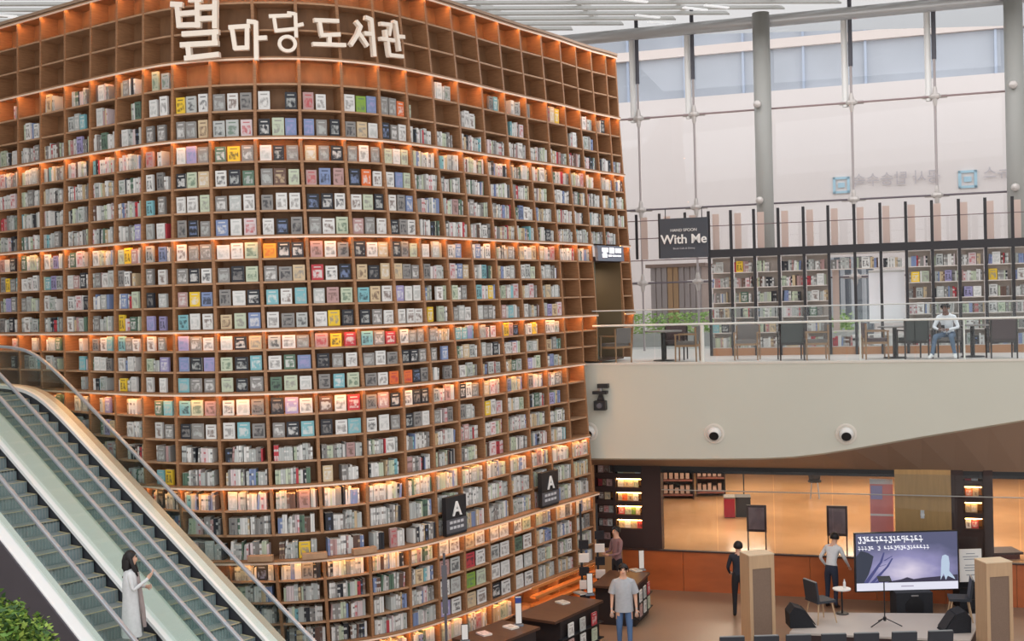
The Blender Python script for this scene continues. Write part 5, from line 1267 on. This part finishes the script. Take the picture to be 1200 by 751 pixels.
# music stand
g = at_z(1037, 733, .3); t = thing('music_stand', 'black music stand on a tripod in the middle of the stage', 'stand', Vector((g.x, g.y, .3)), world=True)
zt_ = at_y(1038, 679, g.y).z
b = MB(); b.tube([(g.x, g.y, .42), (g.x, g.y, zt_)], .013, 6); b.build('pole', BLACK, t)
for q in (math.radians(-20), math.radians(200), math.radians(95)):
    b = MB(); b.tube([(g.x, g.y, .46), (g.x + .34 * math.cos(q), g.y + .34 * math.sin(q), .31)], .011, 6); b.build('leg', BLACK, t)
b = MB(); b.box((g.x, g.y - .03, zt_ + .02), (.26, .16, .02), rx=.5); b.build('desk', BLACK, t)
b = MB(); b.lathe((g.x, g.y, .40), [(.03, 0), (.035, .08)], 8); b.build('collar', BLACK, t)
# small table with bottle beside the leaning man
g = at_z(987, 719, .3); t = thing('side_table', 'small round white-topped table at the back of the stage', 'table', Vector((g.x, g.y, .3)), world=True)
b = MB(); b.lathe((g.x, g.y, .82), [(.19, 0), (.19, .025)], 18); b.build('table_top', WHITE, t)
b = MB(); b.lathe((g.x, g.y, .32), [(.02, 0), (.02, .5)], 8); b.build('stem', BLACK, t); b = MB(); b.lathe((g.x, g.y, .3), [(.14, 0), (.13, .02)], 14); b.build('base', BLACK, t)
b = MB(); b.lathe((g.x + .06, g.y, .845), [(.028, 0), (.03, .02), (.03, .12), (.012, .16), (.012, .19)], 10); o = b.build('bottle', WHITE, None, loc=(g.x + .06, g.y, .845)); tag(o, 'small white bottle on the round stage table', 'bottle')
# speaker columns clad in pale wood
def kiosk(u0, u1, vt, y, label, rz):
    p0, p1 = at_y(u0, 700, y), at_y(u1, 700, y); zt = at_y((u0 + u1) / 2, vt, y).z; wd = (p1.x - p0.x) / (math.cos(rz) + abs(math.sin(rz)) * .75); dp_ = wd * .8
    t = thing('speaker_column', label, 'speaker', (p0.x + (p1.x - p0.x) / 2, y + .3, 0), rz)
    x = wd / 2
    b = MB(); fr_ = .07; h = zt
    b.obox((-x, -dp_ / 2 + .03, 0), (wd, 0, 0), (0, dp_ - .03, 0), (0, 0, h)); b.build('cabinet', KIOSK, t)
    for o_, a_ in (((-x, -dp_ / 2, 0), (fr_, 0, 0)), ((x - fr_, -dp_ / 2, 0), (fr_, 0, 0))): b = MB(); b.obox(o_, a_, (0, .03, 0), (0, 0, h)); b.build('frame_stile', KIOSK, t)
    for z_ in (0, h - .26): b = MB(); b.obox((-x + fr_, -dp_ / 2, z_), (wd - 2 * fr_, 0, 0), (0, .03, 0), (0, 0, .26 if z_ else .15)); b.build('frame_rail', KIOSK, t)
    b = MB(); b.obox((-x + fr_, -dp_ / 2 + .012, .15), (wd - 2 * fr_, 0, 0), (0, .018, 0), (0, 0, h - .41)); b.build('grille', MESHG, t)
    b = MB(); b.obox((-x - .005, -dp_ / 2 - .005, h), (wd + .01, 0, 0), (0, dp_ + .01, 0), (0, 0, .02)); b.build('top', mat('pale_top', (214, 192, 162), .5), t)
kiosk(873, 910, 652, 23.6, 'pale wood speaker column with brown grille left of the stage', math.radians(14))
kiosk(1154, 1190, 661, 22.9, 'pale wood speaker column with brown grille right of the stage', math.radians(8))

# ---- dark display tables at the foot of the shelves
def disp_table(label, c, L, wd, rz, h=.9, mags=True, n=3):
    t = thing('display_table', label, 'table', c, rz)
    b = MB(); b.box((0, 0, h - .025), (L, wd, .05)); b.build('table_top', DKWOOD, t)
    b = MB(); b.box((0, .04, (h - .05) / 2 + .0), (L * .94, wd * .8, h - .05)); b.build('body', mat('table_black', (36, 30, 32), .6), t)
    M = Matrix.Rotation(rz, 3, 'Z')
    if mags:
        k = 0
        for j in range(2):
            b = MB(); b.box((L / 2 + .02, 0, .18 + j * .32), (.12, wd * .85, .02)); b.build('side_ledge', BLACK, t)
            for i in range(n):
                ch = 'PWIWGR'[k % 6]; o = bpy.data.objects.new('magazine', BOOK); COL.objects.link(o)
                y = (-wd * .36 + wd * .72 * (i + .5) / n); p = Vector(c) + M @ Vector((L / 2 + .055, y, .19 + j * .32))
                o.location = p; o.rotation_euler = (0, 0, rz + math.pi / 2); o.scale = (.2, .02, .26)
                o['c1'] = [float(x) for x in lin(PAL[ch][1])]; o['c2'] = [float(x) for x in lin(PAL[SECOND[ch][0]][1])]
                tag(o, '%s magazine, %s row, %s from the front, end rack of %s' % (PAL[ch][0], ('lower', 'upper')[j], ('first', 'second', 'third')[i], label.split(',')[0]), 'magazine', 'magazines on table end racks'); k += 1
    return t
rzT = math.atan2(1, .62) - math.radians(4)      # tables run parallel to the shelves
def tpos(u, v, z=.9): return at_z(u, v, z)
c1_ = tpos(655, 712); disp_table('middle dark table, with leaflets and a white card', Vector((c1_.x, c1_.y, 0)), 1.0, 1.9, math.radians(-34))
c2_ = tpos(728, 678); disp_table('far dark table, behind the man in grey', Vector((c2_.x, c2_.y, 0)), .95, 1.5, math.radians(-20))
c3_ = tpos(582, 741); disp_table('near dark table, at the bottom edge', Vector((c3_.x, c3_.y, 0)), .95, 1.5, math.radians(-38), mags=False)
def card(u, vt, vb, label, blue=False):
    p = at_z(u, vb, .9); hh = at_y(u, vt, p.y).z - .9
    t = thing('card_stand', label, 'sign', Vector((p.x, p.y, .9)), 0); 
    b = MB(); b.box((0, 0, .03 + hh / 2), (.11, .02, hh - .03), rz=.2); b.build('card', PAPER, t)
    if blue: b = MB(); b.box((0, -.012, hh * .9), (.112, .006, hh * .2), rz=.2); b.build('blue_header', mat('royal_blue', (50, 70, 140), .5), t)
    b = MB(); b.box((0, .012, .03 + hh / 2), (.13, .012, hh), rz=.2); b.build('holder', BLACK, t)
    b = MB(); b.box((0, 0, .01), (.18, .14, .02)); b.build('base', mat('steel_blue', (110, 124, 140), .4), t)
card(691.5, 673, 697, 'white upright card on the middle dark table'); card(752, 646, 668, 'white upright card on the far dark table')
card(608, 700, 733, 'white upright card with blue header on the near dark table', True); card(545, 733, 752, 'white upright card in a black frame at the bottom edge')
def flatbook(u, v, rz, label, k='W'):
    p = at_z(u, v, .9); o = bpy.data.objects.new('book', BOOK); COL.objects.link(o); o.location = (p.x, p.y, .915); o.rotation_euler = (math.radians(-90), 0, rz); o.scale = (.2, .03, .27)
    o['c1'] = [float(x) for x in lin(PAL[k][1])]; o['c2'] = [float(x) for x in lin(PAL['S'][1])]; tag(o, label, 'book')
flatbook(664, 708, .6, 'grey and white book lying on the middle dark table', 'G'); flatbook(604, 737, .7, 'white book lying beside the blue-headed card'); flatbook(572, 745, .6, 'white and pink book lying on the near dark table', 'E'); flatbook(684, 697, .5, 'grey book lying beside the card on the middle table', 'S')
flatbook(749, 670, .5, 'pale book lying on the far dark table', 'G')
# slim black display racks at the right foot of the wall
for i, (u, vb) in enumerate(((680, 655), (699, 655))):
    y = 26.6 if i == 0 else 27.6
    p = at_y(u, 600, y); zt = at_y(u, 590, y).z
    t = thing('leaflet_rack', ('slim black leaflet rack, left of a pair before the shelf end', 'slim black leaflet rack, right of a pair before the shelf end')[i], 'rack', Vector((p.x, y, 0)), 0)
    b = MB(); b.box((0, 0, zt / 2), (.05, .05, zt)); b.build('post', BLACK, t)
    b = MB(); b.box((0, 0, .015), (.4, .35, .03)); b.build('base', BLACK, t)
    for k in range(5): b = MB(); b.box((.05, -.05, .5 + k * .3), (.22, .04, .2), rx=.2); b.build('leaflet', PAPER if k % 2 else BLACKF, t)
p = at_y(521, 680, 22.2); t = thing('leaflet_rack', 'thin dark pole stand in front of the magazine shelves', 'rack', Vector((p.x, 22.2, 0)), 0)
b = MB(); b.tube([(0, 0, .02), (0, 0, at_y(521, 648, 22.2).z)], .025, 8); b.build('pole', mat('grey_pole', (90, 92, 100), .4), t); b = MB(); b.lathe((0, 0, 0), [(.18, 0), (.16, .025)], 14); b.build('base', BLACK, t)
b = MB(); b.box((0, -.03, at_y(521, 690, 22.2).z), (.1, .02, .9)); b.build('leaflet', mat('dark_poster', (96, 96, 104), .5), t)

# ---- tree in the lower left corner
p = at_y(18, 740, 14.0); tp = Vector((p.x, 14, 0))
t = thing('tree', 'leafy green indoor tree in the lower left corner below the escalator', 'tree', tp, world=True)
b = MB(); b.tube([tp + UP * .4, tp + Vector((.03, 0, 1.6)), tp + Vector((-.02, 0, 3.2))], [.06, .05, .03], 8); b.build('trunk', mat('bark', (96, 78, 62), .8), t)
b = MB(); b.lathe(tp, [(.3, 0), (.36, .45)], 16); b.build('pot', mat('planter', (206, 204, 198), .7), t)
TG = [mat('leaf_green', (92, 128, 52), .55), mat('leaf_dark', (52, 84, 40), .6), mat('leaf_light', (136, 160, 70), .55)]
zc = at_y(18, 730, 14).z
cl_ = [(R.uniform(-.45, .42), R.uniform(-.4, .4), R.uniform(-.7, .28)) for _ in range(34)]
def lf():
    c = R.choice(cl_); g = lambda: max(-.15, min(.15, R.gauss(0, .08))); return Vector((p.x - .05 + c[0] + g(), 14 + c[1] + g(), zc - .05 + c[2] * (1 - .35 * abs(c[0])) + g())), None
leafmass('foliage', lf, 5000, TG, .048, t)
